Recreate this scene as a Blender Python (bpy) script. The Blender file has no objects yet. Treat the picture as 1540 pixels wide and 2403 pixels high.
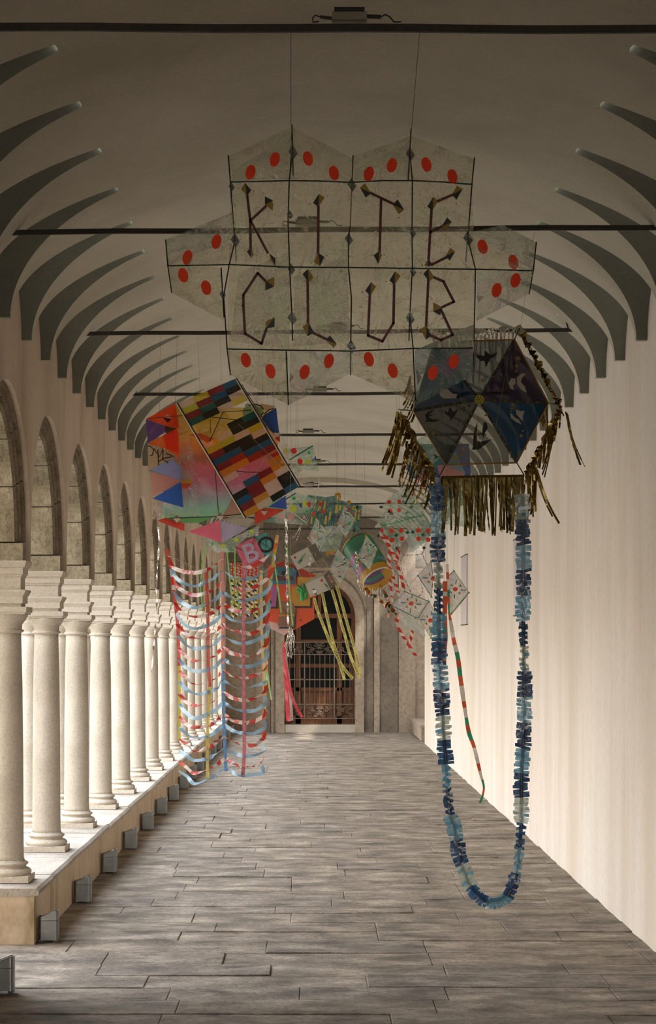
import bpy, bmesh, math, random
from mathutils import Vector, Matrix, noise
random.seed(7)
PI = math.pi
S = bpy.context.scene
C = S.collection
F, H, VX, VY = 4700.0, 1.8, 735.0, 1508.0     # focal length in pixels of the 1540x2403 frame, eye height, vanishing point

# ---------------------------------------------------------------- camera, daylight, exposure
cd = bpy.data.cameras.new('camera'); cam = bpy.data.objects.new('camera', cd); C.objects.link(cam)
cam.location = (0, 0, H); cam.rotation_euler = (PI/2, 0, 0)
cd.sensor_fit = 'VERTICAL'; cd.sensor_height = 36.0; cd.lens = 36.0*F/2403.0
cd.shift_x = (770.0-VX)/2403.0; cd.shift_y = (VY-1201.5)/2403.0
cd.clip_start = 0.1; cd.clip_end = 300
S.camera = cam
w = bpy.data.worlds.new('world'); S.world = w; w.use_nodes = True
wn = w.node_tree; bgn = wn.nodes['Background']
tc = wn.nodes.new('ShaderNodeTexCoord'); sx = wn.nodes.new('ShaderNodeSeparateXYZ'); cr = wn.nodes.new('ShaderNodeValToRGB')
wn.links.new(tc.outputs['Generated'], sx.inputs[0]); wn.links.new(sx.outputs['Z'], cr.inputs[0]); wn.links.new(cr.outputs[0], bgn.inputs[0])
cr.color_ramp.elements[0].position = 0.0; cr.color_ramp.elements[0].color = (1.0, .96, .90, 1)
cr.color_ramp.elements[1].position = 0.7; cr.color_ramp.elements[1].color = (.78, .84, .92, 1)
bgn.inputs[1].default_value = 9.5
sd = bpy.data.lights.new('sun', 'SUN'); sun = bpy.data.objects.new('sun', sd); C.objects.link(sun)
sd.energy = 4.5; sd.angle = math.radians(2); sd.color = (1.0, .93, .82)
sun.rotation_euler = (math.radians(34), 0, math.radians(62))
S.view_settings.view_transform = 'Standard'; S.view_settings.look = 'None'
S.view_settings.gamma = 1.0; S.view_settings.use_curve_mapping = False
S.view_settings.exposure = 0.14
S.cycles.max_bounces = 10; S.cycles.diffuse_bounces = 6; S.cycles.glossy_bounces = 4
S.cycles.transmission_bounces = 4; S.cycles.transparent_max_bounces = 28
S.cycles.sample_clamp_indirect = 6.0; S.cycles.caustics_reflective = False; S.cycles.caustics_refractive = False

# ---------------------------------------------------------------- helpers
def P(x, y, Y):
    return Vector(((x-VX)/F*Y, Y, H-(y-VY)/F*Y))
def lin(h, a=1.0):
    h = h.lstrip('#'); c = [int(h[i:i+2], 16)/255 for i in (0, 2, 4)]
    return tuple(v/12.92 if v <= .04045 else ((v+.055)/1.055)**2.4 for v in c)+(a,)
ORG = {}
def new(name, verts, faces, mats, parent=None, mi=None, smooth=False, label=None, kind=None, cat=None, group=None, uvs=None):
    me = bpy.data.meshes.new(name)
    o0 = ORG.get(parent.name, Vector((0, 0, 0))) if parent else Vector((0, 0, 0))
    me.from_pydata([tuple(Vector(v)-o0) for v in verts], [], faces)
    if not isinstance(mats, (list, tuple)): mats = [mats]
    for m in mats: me.materials.append(m)
    if mi:
        for p, i in zip(me.polygons, mi): p.material_index = i
    if smooth:
        me.polygons.foreach_set('use_smooth', [True]*len(me.polygons))
    if uvs:
        l = me.uv_layers.new(name='UVMap')
        for lp in me.loops: l.data[lp.index].uv = uvs[lp.vertex_index]
    me.update()
    o = bpy.data.objects.new(name, me); C.objects.link(o)
    if parent: o.parent = parent; ORG[o.name] = o0
    else: ORG[o.name] = Vector((0, 0, 0))
    tag(o, label, cat, group, kind)
    return o
def tag(o, label=None, cat=None, group=None, kind=None):
    if label: o['label'] = label
    if cat: o['category'] = cat
    if group: o['group'] = group
    if kind: o['kind'] = kind
    return o
def thing(name, loc, label, cat, group=None):
    o = bpy.data.objects.new(name, None); C.objects.link(o); o.location = loc; o.empty_display_size = .1
    ORG[o.name] = Vector(loc)
    return tag(o, label, cat, group)
def box(x0, x1, y0, y1, z0, z1):
    v = [(x, y, z) for x in (x0, x1) for y in (y0, y1) for z in (z0, z1)]
    f = [(0, 1, 3, 2), (4, 6, 7, 5), (0, 4, 5, 1), (2, 3, 7, 6), (0, 2, 6, 4), (1, 5, 7, 3)]
    return v, f
class MB:
    def __init__(s): s.v = []; s.f = []; s.m = []
    def add(s, v, f, m=0):
        n = len(s.v); s.v += [tuple(a) for a in v]; s.f += [tuple(i+n for i in a) for a in f]; s.m += [m]*len(f); return s
    def box(s, *a, m=0): return s.add(*box(*a), m)
    def tube(s, pts, r, n=6, m=0, cap=True):
        pts = [Vector(p) for p in pts]; v = []; f = []; up = Vector((.13, .97, .21))
        for i, p in enumerate(pts):
            d = (pts[min(i+1, len(pts)-1)]-pts[max(i-1, 0)])
            d = d.normalized() if d.length > 1e-9 else Vector((0, 0, 1))
            a = d.cross(up)
            if a.length < .05: a = d.cross(Vector((1, 0, 0)))
            a.normalize(); b = d.cross(a)
            rr = r[i] if isinstance(r, (list, tuple)) else r
            for k in range(n):
                t = 2*PI*k/n; v.append(p+a*math.cos(t)*rr+b*math.sin(t)*rr)
        for i in range(len(pts)-1):
            for k in range(n): f.append((i*n+k, i*n+(k+1) % n, (i+1)*n+(k+1) % n, (i+1)*n+k))
        if cap: f.append(tuple(range(n))[::-1]); f.append(tuple(range((len(pts)-1)*n, len(pts)*n)))
        return s.add(v, f, m)
    def lathe(s, prof, c, n=32, m=0):
        v = []; f = []
        for r, z in prof:
            for k in range(n):
                t = 2*PI*k/n; v.append((c[0]+r*math.cos(t), c[1]+r*math.sin(t), c[2]+z))
        for i in range(len(prof)-1):
            for k in range(n): f.append((i*n+k, i*n+(k+1) % n, (i+1)*n+(k+1) % n, (i+1)*n+k))
        f.append(tuple(range(n))[::-1]); f.append(tuple(range((len(prof)-1)*n, len(prof)*n)))
        return s.add(v, f, m)
    def sq(s, prof, c, hx0, hx1, hy, m=0):   # square 'lathe': profile (offset, z) around a rectangle
        v = []; f = []
        for o, z in prof:
            v += [(c[0]-hx0-o, c[1]-hy-o, c[2]+z), (c[0]+hx1+o, c[1]-hy-o, c[2]+z), (c[0]+hx1+o, c[1]+hy+o, c[2]+z), (c[0]-hx0-o, c[1]+hy+o, c[2]+z)]
        for i in range(len(prof)-1):
            for k in range(4): f.append((i*4+k, i*4+(k+1) % 4, (i+1)*4+(k+1) % 4, (i+1)*4+k))
        n = len(prof)*4; f.append((3, 2, 1, 0)); f.append((n-4, n-3, n-2, n-1))
        return s.add(v, f, m)
    def build(s, name, mats, parent=None, **k): return new(name, s.v, s.f, mats, parent, mi=s.m, **k)
def dup(root, off, label=None, group=None):
    def cp(o, par):
        c = o.copy(); C.objects.link(c)
        if par: c.parent = par
        for ch in list(o.children): cp(ch, c)
        return c
    r = cp(root, None); r.location = Vector(root.location)+Vector(off)
    if label: r['label'] = label
    if group: r['group'] = group
    ORG[r.name] = Vector(r.location)
    return r
ORD = ['first', 'second', 'third', 'fourth', 'fifth', 'sixth', 'seventh', 'eighth', 'ninth', 'tenth', 'eleventh', 'twelfth', 'thirteenth', 'fourteenth', 'fifteenth', 'sixteenth', 'seventeenth', 'eighteenth']

# ---------------------------------------------------------------- materials
def nm(name):
    m = bpy.data.materials.new(name); m.use_nodes = True; nt = m.node_tree; nt.nodes.clear()
    out = nt.nodes.new('ShaderNodeOutputMaterial'); return m, nt, out
def nd(nt, t, **k):
    n = nt.nodes.new('ShaderNode'+t)
    for a, b in k.items():
        if a in n.inputs: n.inputs[a].default_value = b
        else: setattr(n, a, b)
    return n
def tex(nt, scale, kind='Noise', stretch=(1, 1, 1), det=4.0, rough=.6, coord='Object'):
    t = nd(nt, 'TexCoord'); mp = nd(nt, 'Mapping'); mp.inputs['Scale'].default_value = stretch
    nt.links.new(t.outputs[coord], mp.inputs[0])
    n = nd(nt, 'Tex'+kind); n.inputs['Scale'].default_value = scale
    if kind == 'Noise': n.inputs['Detail'].default_value = det; n.inputs['Roughness'].default_value = rough
    nt.links.new(mp.outputs[0], n.inputs['Vector']); return n
def ramp(nt, src, stops):
    r = nd(nt, 'ValToRGB'); e = r.color_ramp.elements
    while len(e) < len(stops): e.new(.5)
    for q, (p, c) in zip(e, stops): q.position = p; q.color = c if isinstance(c, tuple) else (c, c, c, 1)
    nt.links.new(src, r.inputs[0]); return r
def mix(nt, fac, a, b, mode='MIX'):
    m = nd(nt, 'MixRGB', blend_type=mode)
    for i, s in enumerate((fac, a, b)):
        if hasattr(s, 'is_output'): nt.links.new(s, m.inputs[i])
        else: m.inputs[i].default_value = s
    return m.outputs[0]
def stone(name, base, dark, light, scale, speck=None, bump=.3, rough=.85, stretch=(1, 1, 1), rnd=0.0, big=1.2, stain=None, fine=.75):
    m, nt, out = nm(name); L = nt.links.new
    b = nd(nt, 'BsdfPrincipled'); b.inputs['Roughness'].default_value = rough
    n1 = tex(nt, big, stretch=stretch); n2 = tex(nt, scale, det=6)
    c = ramp(nt, n1.outputs[0], [(.3, lin(dark)), (.5, lin(base)), (.72, lin(light))]).outputs[0]
    f = ramp(nt, n2.outputs[0], [(.3, .62), (.5, 1.0), (.7, 1.22)]).outputs[0]
    c = mix(nt, fine, c, f, 'MULTIPLY')
    if speck:
        n3 = tex(nt, speck, 'Voronoi'); L(c, b.inputs[0])
        k = ramp(nt, n3.outputs['Color'], [(.0, .35), (.16, .45), (.2, 1.0), (.8, 1.0), (.86, 1.25)]).outputs[0]
        c = mix(nt, .55, c, k, 'MULTIPLY')
    if stain:
        n4 = tex(nt, stain[1], stretch=stain[2], det=5)
        k = ramp(nt, n4.outputs[0], [(.52, 0.0), (.72, 1.0)]).outputs[0]
        c = mix(nt, k, c, lin(stain[0]))
    if rnd:
        oi = nd(nt, 'ObjectInfo'); g = nd(nt, 'NewGeometry'); ad = nd(nt, 'Math', operation='ADD'); fr = nd(nt, 'Math', operation='FRACT')
        L(oi.outputs['Random'], ad.inputs[0]); L(g.outputs['Random Per Island'], ad.inputs[1]); L(ad.outputs[0], fr.inputs[0])
        k = ramp(nt, fr.outputs[0], [(0, (1-rnd, 1-rnd, 1-rnd*.85, 1)), (.5, (1, .99, .95, 1)), (1, (1+rnd*.7, 1+rnd*.62, 1+rnd*.45, 1))]).outputs[0]
        c = mix(nt, 1.0, c, k, 'MULTIPLY')
    L(c, b.inputs[0])
    bp = nd(nt, 'Bump'); bp.inputs['Strength'].default_value = bump; bp.inputs['Distance'].default_value = .01
    L(n2.outputs[0], bp.inputs['Height']); L(bp.outputs[0], b.inputs['Normal'])
    L(b.outputs[0], out.inputs[0]); return m
def metal(name, col, rough=.3, bump=0, bscale=60, met=1.0):
    m, nt, out = nm(name); b = nd(nt, 'BsdfPrincipled'); b.inputs['Base Color'].default_value = lin(col)
    b.inputs['Metallic'].default_value = met; b.inputs['Roughness'].default_value = rough
    if bump:
        n = tex(nt, bscale, det=3); bp = nd(nt, 'Bump'); bp.inputs['Strength'].default_value = bump; bp.inputs['Distance'].default_value = .01
        nt.links.new(n.outputs[0], bp.inputs['Height']); nt.links.new(bp.outputs[0], b.inputs['Normal'])
    nt.links.new(b.outputs[0], out.inputs[0]); return m
_pc = {}
def paint(col, rough=.6, grain=.06):
    k = (col, rough)
    if k not in _pc:
        m, nt, out = nm('paint_'+col); b = nd(nt, 'BsdfPrincipled'); b.inputs['Roughness'].default_value = rough
        n = tex(nt, 14, det=3); c = ramp(nt, n.outputs[0], [(.3, tuple(v*(1-grain*2) for v in lin(col)[:3])+(1,)), (.7, lin(col))]).outputs[0]
        nt.links.new(c, b.inputs[0]); nt.links.new(b.outputs[0], out.inputs[0]); _pc[k] = m
    return _pc[k]
_sc = {}
def tissue(col, trans=.25, gloss=.12):
    """coloured plastic or paper sheet that lets some light through"""
    k = (col, trans, gloss)
    if k not in _sc:
        m, nt, out = nm('tissue_'+col); L = nt.links.new
        c = lin(col); n = tex(nt, 9, det=4)
        cc = ramp(nt, n.outputs[0], [(.3, tuple(v*.85 for v in c[:3])+(1,)), (.7, c)]).outputs[0]
        d = nd(nt, 'BsdfDiffuse'); t = nd(nt, 'BsdfTranslucent'); L(cc, d.inputs[0]); L(cc, t.inputs[0])
        a = nd(nt, 'MixShader'); a.inputs[0].default_value = .45; L(d.outputs[0], a.inputs[1]); L(t.outputs[0], a.inputs[2])
        g = nd(nt, 'BsdfGlossy'); g.inputs['Roughness'].default_value = .25
        bp = nd(nt, 'Bump'); bp.inputs['Strength'].default_value = .5; bp.inputs['Distance'].default_value = .01; n5 = tex(nt, 30, det=3); L(n5.outputs[0], bp.inputs['Height']); L(bp.outputs[0], g.inputs['Normal'])
        b = nd(nt, 'MixShader'); b.inputs[0].default_value = gloss; L(a.outputs[0], b.inputs[1]); L(g.outputs[0], b.inputs[2])
        tr = nd(nt, 'BsdfTransparent'); tr.inputs[0].default_value = tuple(.35+.65*v for v in c[:3])+(1,)
        e = nd(nt, 'MixShader'); e.inputs[0].default_value = trans; L(b.outputs[0], e.inputs[1]); L(tr.outputs[0], e.inputs[2])
        L(e.outputs[0], out.inputs[0]); _sc[k] = m
    return _sc[k]
def film(name, cols, base=.16, crease=.5, tint=(.93, .95, .88), scale=9, stretch=(1, 1, 1), rough=.16):
    """crumpled clear plastic film with its iridescent sheen painted as noise hues"""
    m, nt, out = nm(name); L = nt.links.new
    n = tex(nt, scale*3.2, det=5, stretch=stretch); n2 = tex(nt, scale*.7, det=3)
    hue = ramp(nt, n2.outputs[0], [(.25+.5*i/(len(cols)-1), lin(c)) for i, c in enumerate(cols)]).outputs[0]
    bp = nd(nt, 'Bump'); bp.inputs['Strength'].default_value = 1.0; bp.inputs['Distance'].default_value = .012; L(n.outputs[0], bp.inputs['Height'])
    d = nd(nt, 'BsdfDiffuse'); t = nd(nt, 'BsdfTranslucent'); L(hue, d.inputs[0]); L(hue, t.inputs[0])
    a = nd(nt, 'MixShader'); a.inputs[0].default_value = .5; L(d.outputs[0], a.inputs[1]); L(t.outputs[0], a.inputs[2])
    g = nd(nt, 'BsdfGlossy'); g.inputs['Roughness'].default_value = rough; L(bp.outputs[0], g.inputs['Normal']); L(hue, g.inputs[0])
    b = nd(nt, 'MixShader'); b.inputs[0].default_value = .4; L(a.outputs[0], b.inputs[1]); L(g.outputs[0], b.inputs[2])
    tr = nd(nt, 'BsdfTransparent'); tr.inputs[0].default_value = tuple(tint)+(1,)
    n3 = tex(nt, scale*1.7, det=6, rough=.7, stretch=stretch)
    f = ramp(nt, n3.outputs[0], [(.42, base), (.58, base*1.3), (.70, min(1, base+crease))]).outputs[0]
    # thin creases where the film is folded: their glints painted as pale lines
    tcn = nd(nt, 'TexCoord'); w0 = nd(nt, 'TexNoise'); w0.inputs['Scale'].default_value = scale*.8; L(tcn.outputs['Object'], w0.inputs['Vector'])
    va = nd(nt, 'VectorMath', operation='SCALE'); va.inputs['Scale'].default_value = .035; L(w0.outputs['Color'], va.inputs[0])
    vb = nd(nt, 'VectorMath', operation='ADD'); L(tcn.outputs['Object'], vb.inputs[0]); L(va.outputs[0], vb.inputs[1])
    lines = None
    for sc_, st in ((scale*.8, (1, 1, .35)), (scale*2.2, (.35, 1, 1.1))):
        mp = nd(nt, 'Mapping'); mp.inputs['Scale'].default_value = st; L(vb.outputs[0], mp.inputs[0])
        vo = nd(nt, 'TexVoronoi', feature='DISTANCE_TO_EDGE'); vo.inputs['Scale'].default_value = sc_; L(mp.outputs[0], vo.inputs['Vector'])
        r_ = ramp(nt, vo.outputs[0], [(0.0, .34), (.012, .14), (.04, 0.0)]).outputs[0]
        lines = r_ if lines is None else mix(nt, 1.0, lines, r_, 'ADD')
    n9 = tex(nt, scale*.6, det=2); msk = ramp(nt, n9.outputs[0], [(.45, 0.05), (.62, 1.0)]).outputs[0]
    # wrinkles radiating from the middle of each sheet, their bright streaks painted in
    uvn = nd(nt, 'TexCoord'); mr = nd(nt, 'Mapping'); mr.inputs['Location'].default_value = (-.5, -.5, 0); L(uvn.outputs['UV'], mr.inputs[0])
    gr_ = nd(nt, 'TexGradient', gradient_type='RADIAL'); L(mr.outputs[0], gr_.inputs[0]); ln_ = nd(nt, 'VectorMath', operation='LENGTH'); L(mr.outputs[0], ln_.inputs[0])
    m1 = nd(nt, 'Math', operation='MULTIPLY'); m1.inputs[1].default_value = 34; L(gr_.outputs['Fac'], m1.inputs[0]); m2_ = nd(nt, 'Math', operation='MULTIPLY'); m2_.inputs[1].default_value = 2.2; L(ln_.outputs['Value'], m2_.inputs[0])
    cx_ = nd(nt, 'CombineXYZ'); L(m1.outputs[0], cx_.inputs[0]); L(m2_.outputs[0], cx_.inputs[1]); oi = nd(nt, 'ObjectInfo'); L(oi.outputs['Random'], cx_.inputs[2])
    nr = nd(nt, 'TexNoise'); nr.inputs['Scale'].default_value = 1.6; nr.inputs['Detail'].default_value = 5; nr.inputs['Roughness'].default_value = .75; L(cx_.outputs[0], nr.inputs['Vector'])
    rad = ramp(nt, nr.outputs[0], [(.50, 0.0), (.58, .14), (.66, .7)]).outputs[0]
    lines = mix(nt, 1.0, mix(nt, 1.0, lines, msk, 'MULTIPLY'), rad, 'ADD')
    f = mix(nt, 1.0, f, lines, 'ADD')
    hue = mix(nt, lines, hue, (.9, .9, .86, 1)); L(hue, d.inputs[0]); L(hue, t.inputs[0])
    e = nd(nt, 'MixShader'); L(f, e.inputs[0]); L(tr.outputs[0], e.inputs[1]); L(b.outputs[0], e.inputs[2])
    L(e.outputs[0], out.inputs[0]); return m

M = {}
M['plaster'] = stone('plaster', '#c8beae', '#b3a897', '#d6cdbf', 26, bump=.16, rough=.9, stretch=(1, 1, .22), big=1.6)
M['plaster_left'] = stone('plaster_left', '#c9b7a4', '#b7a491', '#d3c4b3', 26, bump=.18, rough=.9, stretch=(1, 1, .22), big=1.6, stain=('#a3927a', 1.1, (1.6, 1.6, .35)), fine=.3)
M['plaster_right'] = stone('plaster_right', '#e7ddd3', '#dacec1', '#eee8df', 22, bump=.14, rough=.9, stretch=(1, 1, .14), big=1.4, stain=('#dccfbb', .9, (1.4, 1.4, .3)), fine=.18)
M['parapet'] = stone('parapet_plaster', '#cdb9a0', '#bfa88c', '#d5c4ad', 30, bump=.25, rough=.9, stretch=(1, 1, .7), big=2.5, stain=('#94805f', 3.2, (1.2, 1.2, .5)), fine=.3)
M['end_plaster'] = stone('end_wall_plaster', '#aa9b89', '#96887a', '#b5a695', 14, bump=.15, rough=.9, stretch=(1, 1, .3), big=1.4)  # darkened tone stands in for the dimness of the last bays
M['end_grey'] = stone('end_wall_grey', '#80776a', '#6f675c', '#8c8274', 14, bump=.12, rough=.9, big=1.2)
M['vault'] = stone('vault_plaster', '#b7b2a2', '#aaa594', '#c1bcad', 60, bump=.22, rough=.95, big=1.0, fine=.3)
M['lunette'] = stone('lunette_shade_plaster', '#76776c', '#6c6d62', '#7f8075', 40, bump=.12, rough=.95, big=1.0, fine=.3)  # vault plaster again, with the shade of the lunette faces in its tone
M['granite'] = stone('granite', '#c4baab', '#aca192', '#d3cabd', 60, speck=420, bump=.35, rough=.8, fine=.4)
M['tufa'] = stone('rough_tufa', '#91866f', '#6b604c', '#a79b84', 34, speck=90, bump=1.0, rough=.95, big=4)
M['archivolt'] = stone('archivolt_stone', '#7d6f5c', '#62563f', '#938572', 40, bump=.6, rough=.95, big=5)  # brown stone, toned darker for the shade on its corridor-facing mouldings
M['coping'] = stone('coping_stone', '#b3aaa0', '#978d82', '#c6beb6', 60, speck=160, bump=.3, rough=.85, big=3, rnd=.1)
M['paver'] = stone('paver_stone', '#8f857a', '#69625a', '#b8ac9f', 26, bump=1.3, rough=.82, stretch=(1, 1.4, 1), big=3.0, rnd=.12, speck=300, stain=('#575048', 3.4, (.8, 1.5, 1)))
M['paver'].node_tree.nodes['Principled BSDF'].inputs['Specular IOR Level'].default_value = .3
M['mortar'] = stone('mortar', '#857b6e', '#6b6358', '#9a8f80', 60, bump=.6, rough=.95)
M['ground'] = stone('courtyard_bounce_grey', '#8a8680', '#7a766f', '#9a9690', 12, bump=.3, rough=.95)  # unseen ground, its grey chosen for the light it bounces indoors
M['rod'] = stone('tie_rod_iron', '#37332d', '#2a2722', '#45403a', 60, bump=.3, rough=.7)
M['black'] = paint('#1c1b18', .6)
M['steel'] = metal('galvanised_steel', '#8b8c8a', .3, bump=.35, bscale=9)
M['steel_dark'] = metal('dark_steel', '#55544f', .4)
M['iron'] = metal('gate_iron', '#85786a', .55, met=.5)
M['gold'] = metal('gold_foil', '#8c7440', .28, bump=.5, bscale=14)
M['gold_dark'] = metal('dark_gold_foil', '#6b5c34', .4, bump=.35, bscale=10)
M['silver'] = metal('silver_tinsel', '#d8d2c8', .2, bump=1.0, bscale=60)
M['copper'] = metal('copper_foil', '#9a6238', .3, bump=.6, bscale=30)
M['string'] = paint('#4a463c', .8); M['string_light'] = paint('#b9ae90', .8); M['spar'] = paint('#2c2a22', .5)
M['spar_green'] = paint('#2f5f55', .5); M['cream'] = paint('#d8cdbb', .6)
M['glass'] = metal('dark_glass', '#0d0f0d', .35, met=0.0); M['glass'].node_tree.nodes['Principled BSDF'].inputs['Specular IOR Level'].default_value = .2
def wood():
    m, nt, out = nm('door_wood'); b = nd(nt, 'BsdfPrincipled'); b.inputs['Roughness'].default_value = .5
    n = tex(nt, 14, stretch=(3, 3, .25)); c = ramp(nt, n.outputs[0], [(.3, lin('#4a2c16')), (.7, lin('#8a5630'))]).outputs[0]
    nt.links.new(c, b.inputs[0]); nt.links.new(b.outputs[0], out.inputs[0]); return m
M['wood'] = wood()

# ---------------------------------------------------------------- setting
XL, XR = -1.735, 1.99          # plaster faces of the two long walls
YB = 40.1                      # end wall
BAY = 1.794; C1 = 12.30        # arcade rhythm, centre of the first column in view
SPR = 2.299; RO = .886; RI = .765; STILT = .11
# vault, one bay of the lunette rhythm .845 m, repeated by an array
LB = .845; EX, EA, EB, EZ = .125, 1.80, .81, 3.6
def crest(t, side):            # lunette crest height from the wall (t=0) to its tip (t=1)
    return 4.05+(4.24-4.05)*t
def vault():
    main = MB(); lun = MB(); NW = .396
    def zm(x): return EZ+EB*math.sqrt(max(0, 1-((x-EX)/EA)**2))
    NA = 44
    xs = [EX-EA*math.cos(PI*i/(2*NA)) for i in range(2*NA+1)]
    hb = LB/2; XTIP = []
    def yg(x):
        d = abs(x-EX); t = (EA-d)/(EA-1.165) ; z = zm(x)
        if t >= 1: return 0.0
        c = crest(t, 0)
        if c <= z: return 0.0
        q = (z-EZ)/(c-EZ); return NW*max(0, 1-q*q)**(1/1.3)
    def zl(x, y):
        d = abs(x-EX); t = (EA-d)/(EA-1.165); c = crest(max(-.1, min(1, t)), 0)
        return EZ+(c-EZ)*max(0, 1-(abs(y)/NW)**1.3)**.5
    for side in (-1, 1):
        lo_, hi_ = 1.6, .3
        for _ in range(40):
            md = (lo_+hi_)/2
            if yg(EX+side*md) > 0: lo_ = md
            else: hi_ = md
        xs += [EX+side*(lo_-1e-6+q_) for q_ in (0, .004, .012, .022)]
    xs.sort()
    ns = 5
    for sgn in (-1, 1):
        rows = []
        for x in xs:
            g = yg(x); rows.append([(x, sgn*(g+(hb-g)*k/ns), zm(x)) for k in range(ns+1)])
        v = [p for r in rows for p in r]; n = ns+1
        f = []
        for i in range(len(rows)-1):
            for k in range(ns):
                q = (i*n+k, i*n+k+1, (i+1)*n+k+1, (i+1)*n+k); f.append(q if sgn < 0 else q[::-1])
        main.add(v, f)
    nl = 14
    for side in (-1, 1):
        rs = [x for x in xs if yg(x) > 0 and (x-EX)*side > 0]
        rs.sort(key=lambda x: -abs(x-EX))
        wall = XL-.03 if side < 0 else XR+.03
        full = [wall]+rs
        lo_, hi_ = abs(rs[-1]-EX), 0.3
        for _ in range(40):
            md = (lo_+hi_)/2
            if yg(EX+side*md) > 0: lo_ = md
            else: hi_ = md
        full.append(EX+side*lo_)
        rows = []
        for x in full:
            d = abs(x-EX); g = NW if x == wall else yg(x)
            rows.append([(x, -g*math.cos(PI*k/nl), max(zl(x, g*math.cos(PI*k/nl)), EZ)) for k in range(nl+1)])
        v = [p for r in rows for p in r]; n = nl+1; f = []
        for i in range(len(rows)-1):
            for k in range(nl):
                q = (i*n+k, i*n+k+1, (i+1)*n+k+1, (i+1)*n+k); f.append(q if side > 0 else q[::-1])
        lun.add(v, f)
        # corbel end under each rib and the rib's front
        x0 = EX+side*EA
        for s2 in (-1, 1):
            a, b = sorted((s2*NW, s2*hb)); xa, xb = sorted((x0, wall))
            main.add([(xa, a, EZ), (xb, a, EZ), (xb, b, EZ), (xa, b, EZ)], [(0, 1, 2, 3)])
            yy = s2*NW
            lun.add([(xa, yy, EZ), (xb, yy, EZ), (xb, yy, EZ+.06), (xa, yy, EZ+.06)], [(0, 1, 2, 3)])
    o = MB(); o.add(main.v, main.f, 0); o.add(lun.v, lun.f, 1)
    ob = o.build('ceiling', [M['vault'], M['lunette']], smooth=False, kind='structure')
    # smooth within each surface, crisp at the groins
    me = ob.data; me.polygons.foreach_set('use_smooth', [abs(p.normal.z) < 2 and p.area > 1e-6 for p in me.polygons])
    ob.location = (0, 11.1+LB*.5-LB*17, 0)
    a = ob.modifiers.new('bays', 'ARRAY'); a.count = 53; a.use_relative_offset = False; a.use_constant_offset = True; a.constant_offset_displace = (0, LB, 0)
    return ob
vault()
# left wall: plaster above the arches, cut by one stilted round arch per bay
y0 = C1-2*BAY; NB = 17    # unseen bay nearer than the gap is closed to darken the near vault
def wall_left():
    N = 22; b = MB(); hb = BAY/2
    arc = [(-RO, SPR)]+[(-RO*math.cos(PI*i/N), SPR+STILT+RO*math.sin(PI*i/N)) for i in range(N+1)]+[(RO, SPR)]
    TOPZ = 4.15
    for X, fl in ((XL, 0), (-2.42, 1)):
        v = []; f = []
        for y, z in arc: v += [(X, y, z), (X, y, TOPZ)]
        for i in range(len(arc)-1):
            q = (2*i, 2*i+1, 2*i+3, 2*i+2); f.append(q[::-1] if fl else q)
        v += [(X, -hb, SPR), (X, -hb, TOPZ), (X, hb, SPR), (X, hb, TOPZ)]; n = len(arc)*2
        f += [(n, n+1, 1, 0), (n-2, n-1, n+3, n+2)]
        b.add(v, f)
    v = []; f = []
    for y, z in arc: v += [(XL, y, z), (-2.42, y, z)]
    for i in range(len(arc)-1): f.append((2*i, 2*i+2, 2*i+3, 2*i+1))
    b.add(v, f)
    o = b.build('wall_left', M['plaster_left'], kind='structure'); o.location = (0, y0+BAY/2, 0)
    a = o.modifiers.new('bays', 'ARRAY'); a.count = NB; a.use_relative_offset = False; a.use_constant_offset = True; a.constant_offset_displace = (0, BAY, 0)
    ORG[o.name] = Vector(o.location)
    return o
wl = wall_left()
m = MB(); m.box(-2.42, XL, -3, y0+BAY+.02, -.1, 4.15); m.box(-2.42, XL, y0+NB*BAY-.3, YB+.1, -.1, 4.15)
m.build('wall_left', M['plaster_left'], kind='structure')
# arch stones: seven voussoirs and two stilt stones per arch; each a part of the wall, mesh data shared
def voussoir(a0, a1, n=4):
    b = MB(); prof = [(RI, -2.40), (RI, -1.815), (RI+.02, -1.80), (RI+.05, -1.80), (RI+.055, -1.785), (RI+.09, -1.785), (RI+.095, -1.765), (RO+.03, -1.765), (RO+.03, -2.40)]
    v = []; K = len(prof)
    for i in range(n+1):
        a = a0+(a1-a0)*i/n
        for r, x in prof: v.append((x, -r*math.cos(a), r*math.sin(a)))
    f = [(i*K+k, (i+1)*K+k, (i+1)*K+(k+1) % K, i*K+(k+1) % K) for i in range(n) for k in range(K)]
    f += [tuple(range(K)), tuple(range(n*K, n*K+K))[::-1]]
    b.add(v, f, 0); b.m = [1 if 0 < (q % K) < 7 else 0 for q in range(n*K)]+[0, 0]
    # raised rough panel on the intrados
    am, ah = (a0+a1)/2, (a1-a0)/2*.93; v = []; 
    for i in range(n+1):
        a = am-ah+2*ah*i/n
        for r, x in ((RI+.01, -2.28), (RI-.022, -2.27), (RI-.022, -2.03), (RI+.01, -2.02)): v.append((x, -r*math.cos(a), r*math.sin(a)))
    b.add(v, [(i*4+k, (i+1)*4+k, (i+1)*4+(k+1) % 4, i*4+(k+1) % 4) for i in range(n) for k in range(4)]+[(0, 1, 2, 3), tuple(range(n*4, n*4+4))[::-1]], 0)
    return b
VN = 7; protos = []
for k in range(VN):
    g = .006
    b = voussoir(PI*k/VN+g, PI*(k+1)/VN-g)
    o = b.build('voussoir', [M['tufa'], M['archivolt']]); bpy.data.objects.remove(o, do_unlink=False) if False else None
    protos.append(o)
sb = []
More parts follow.
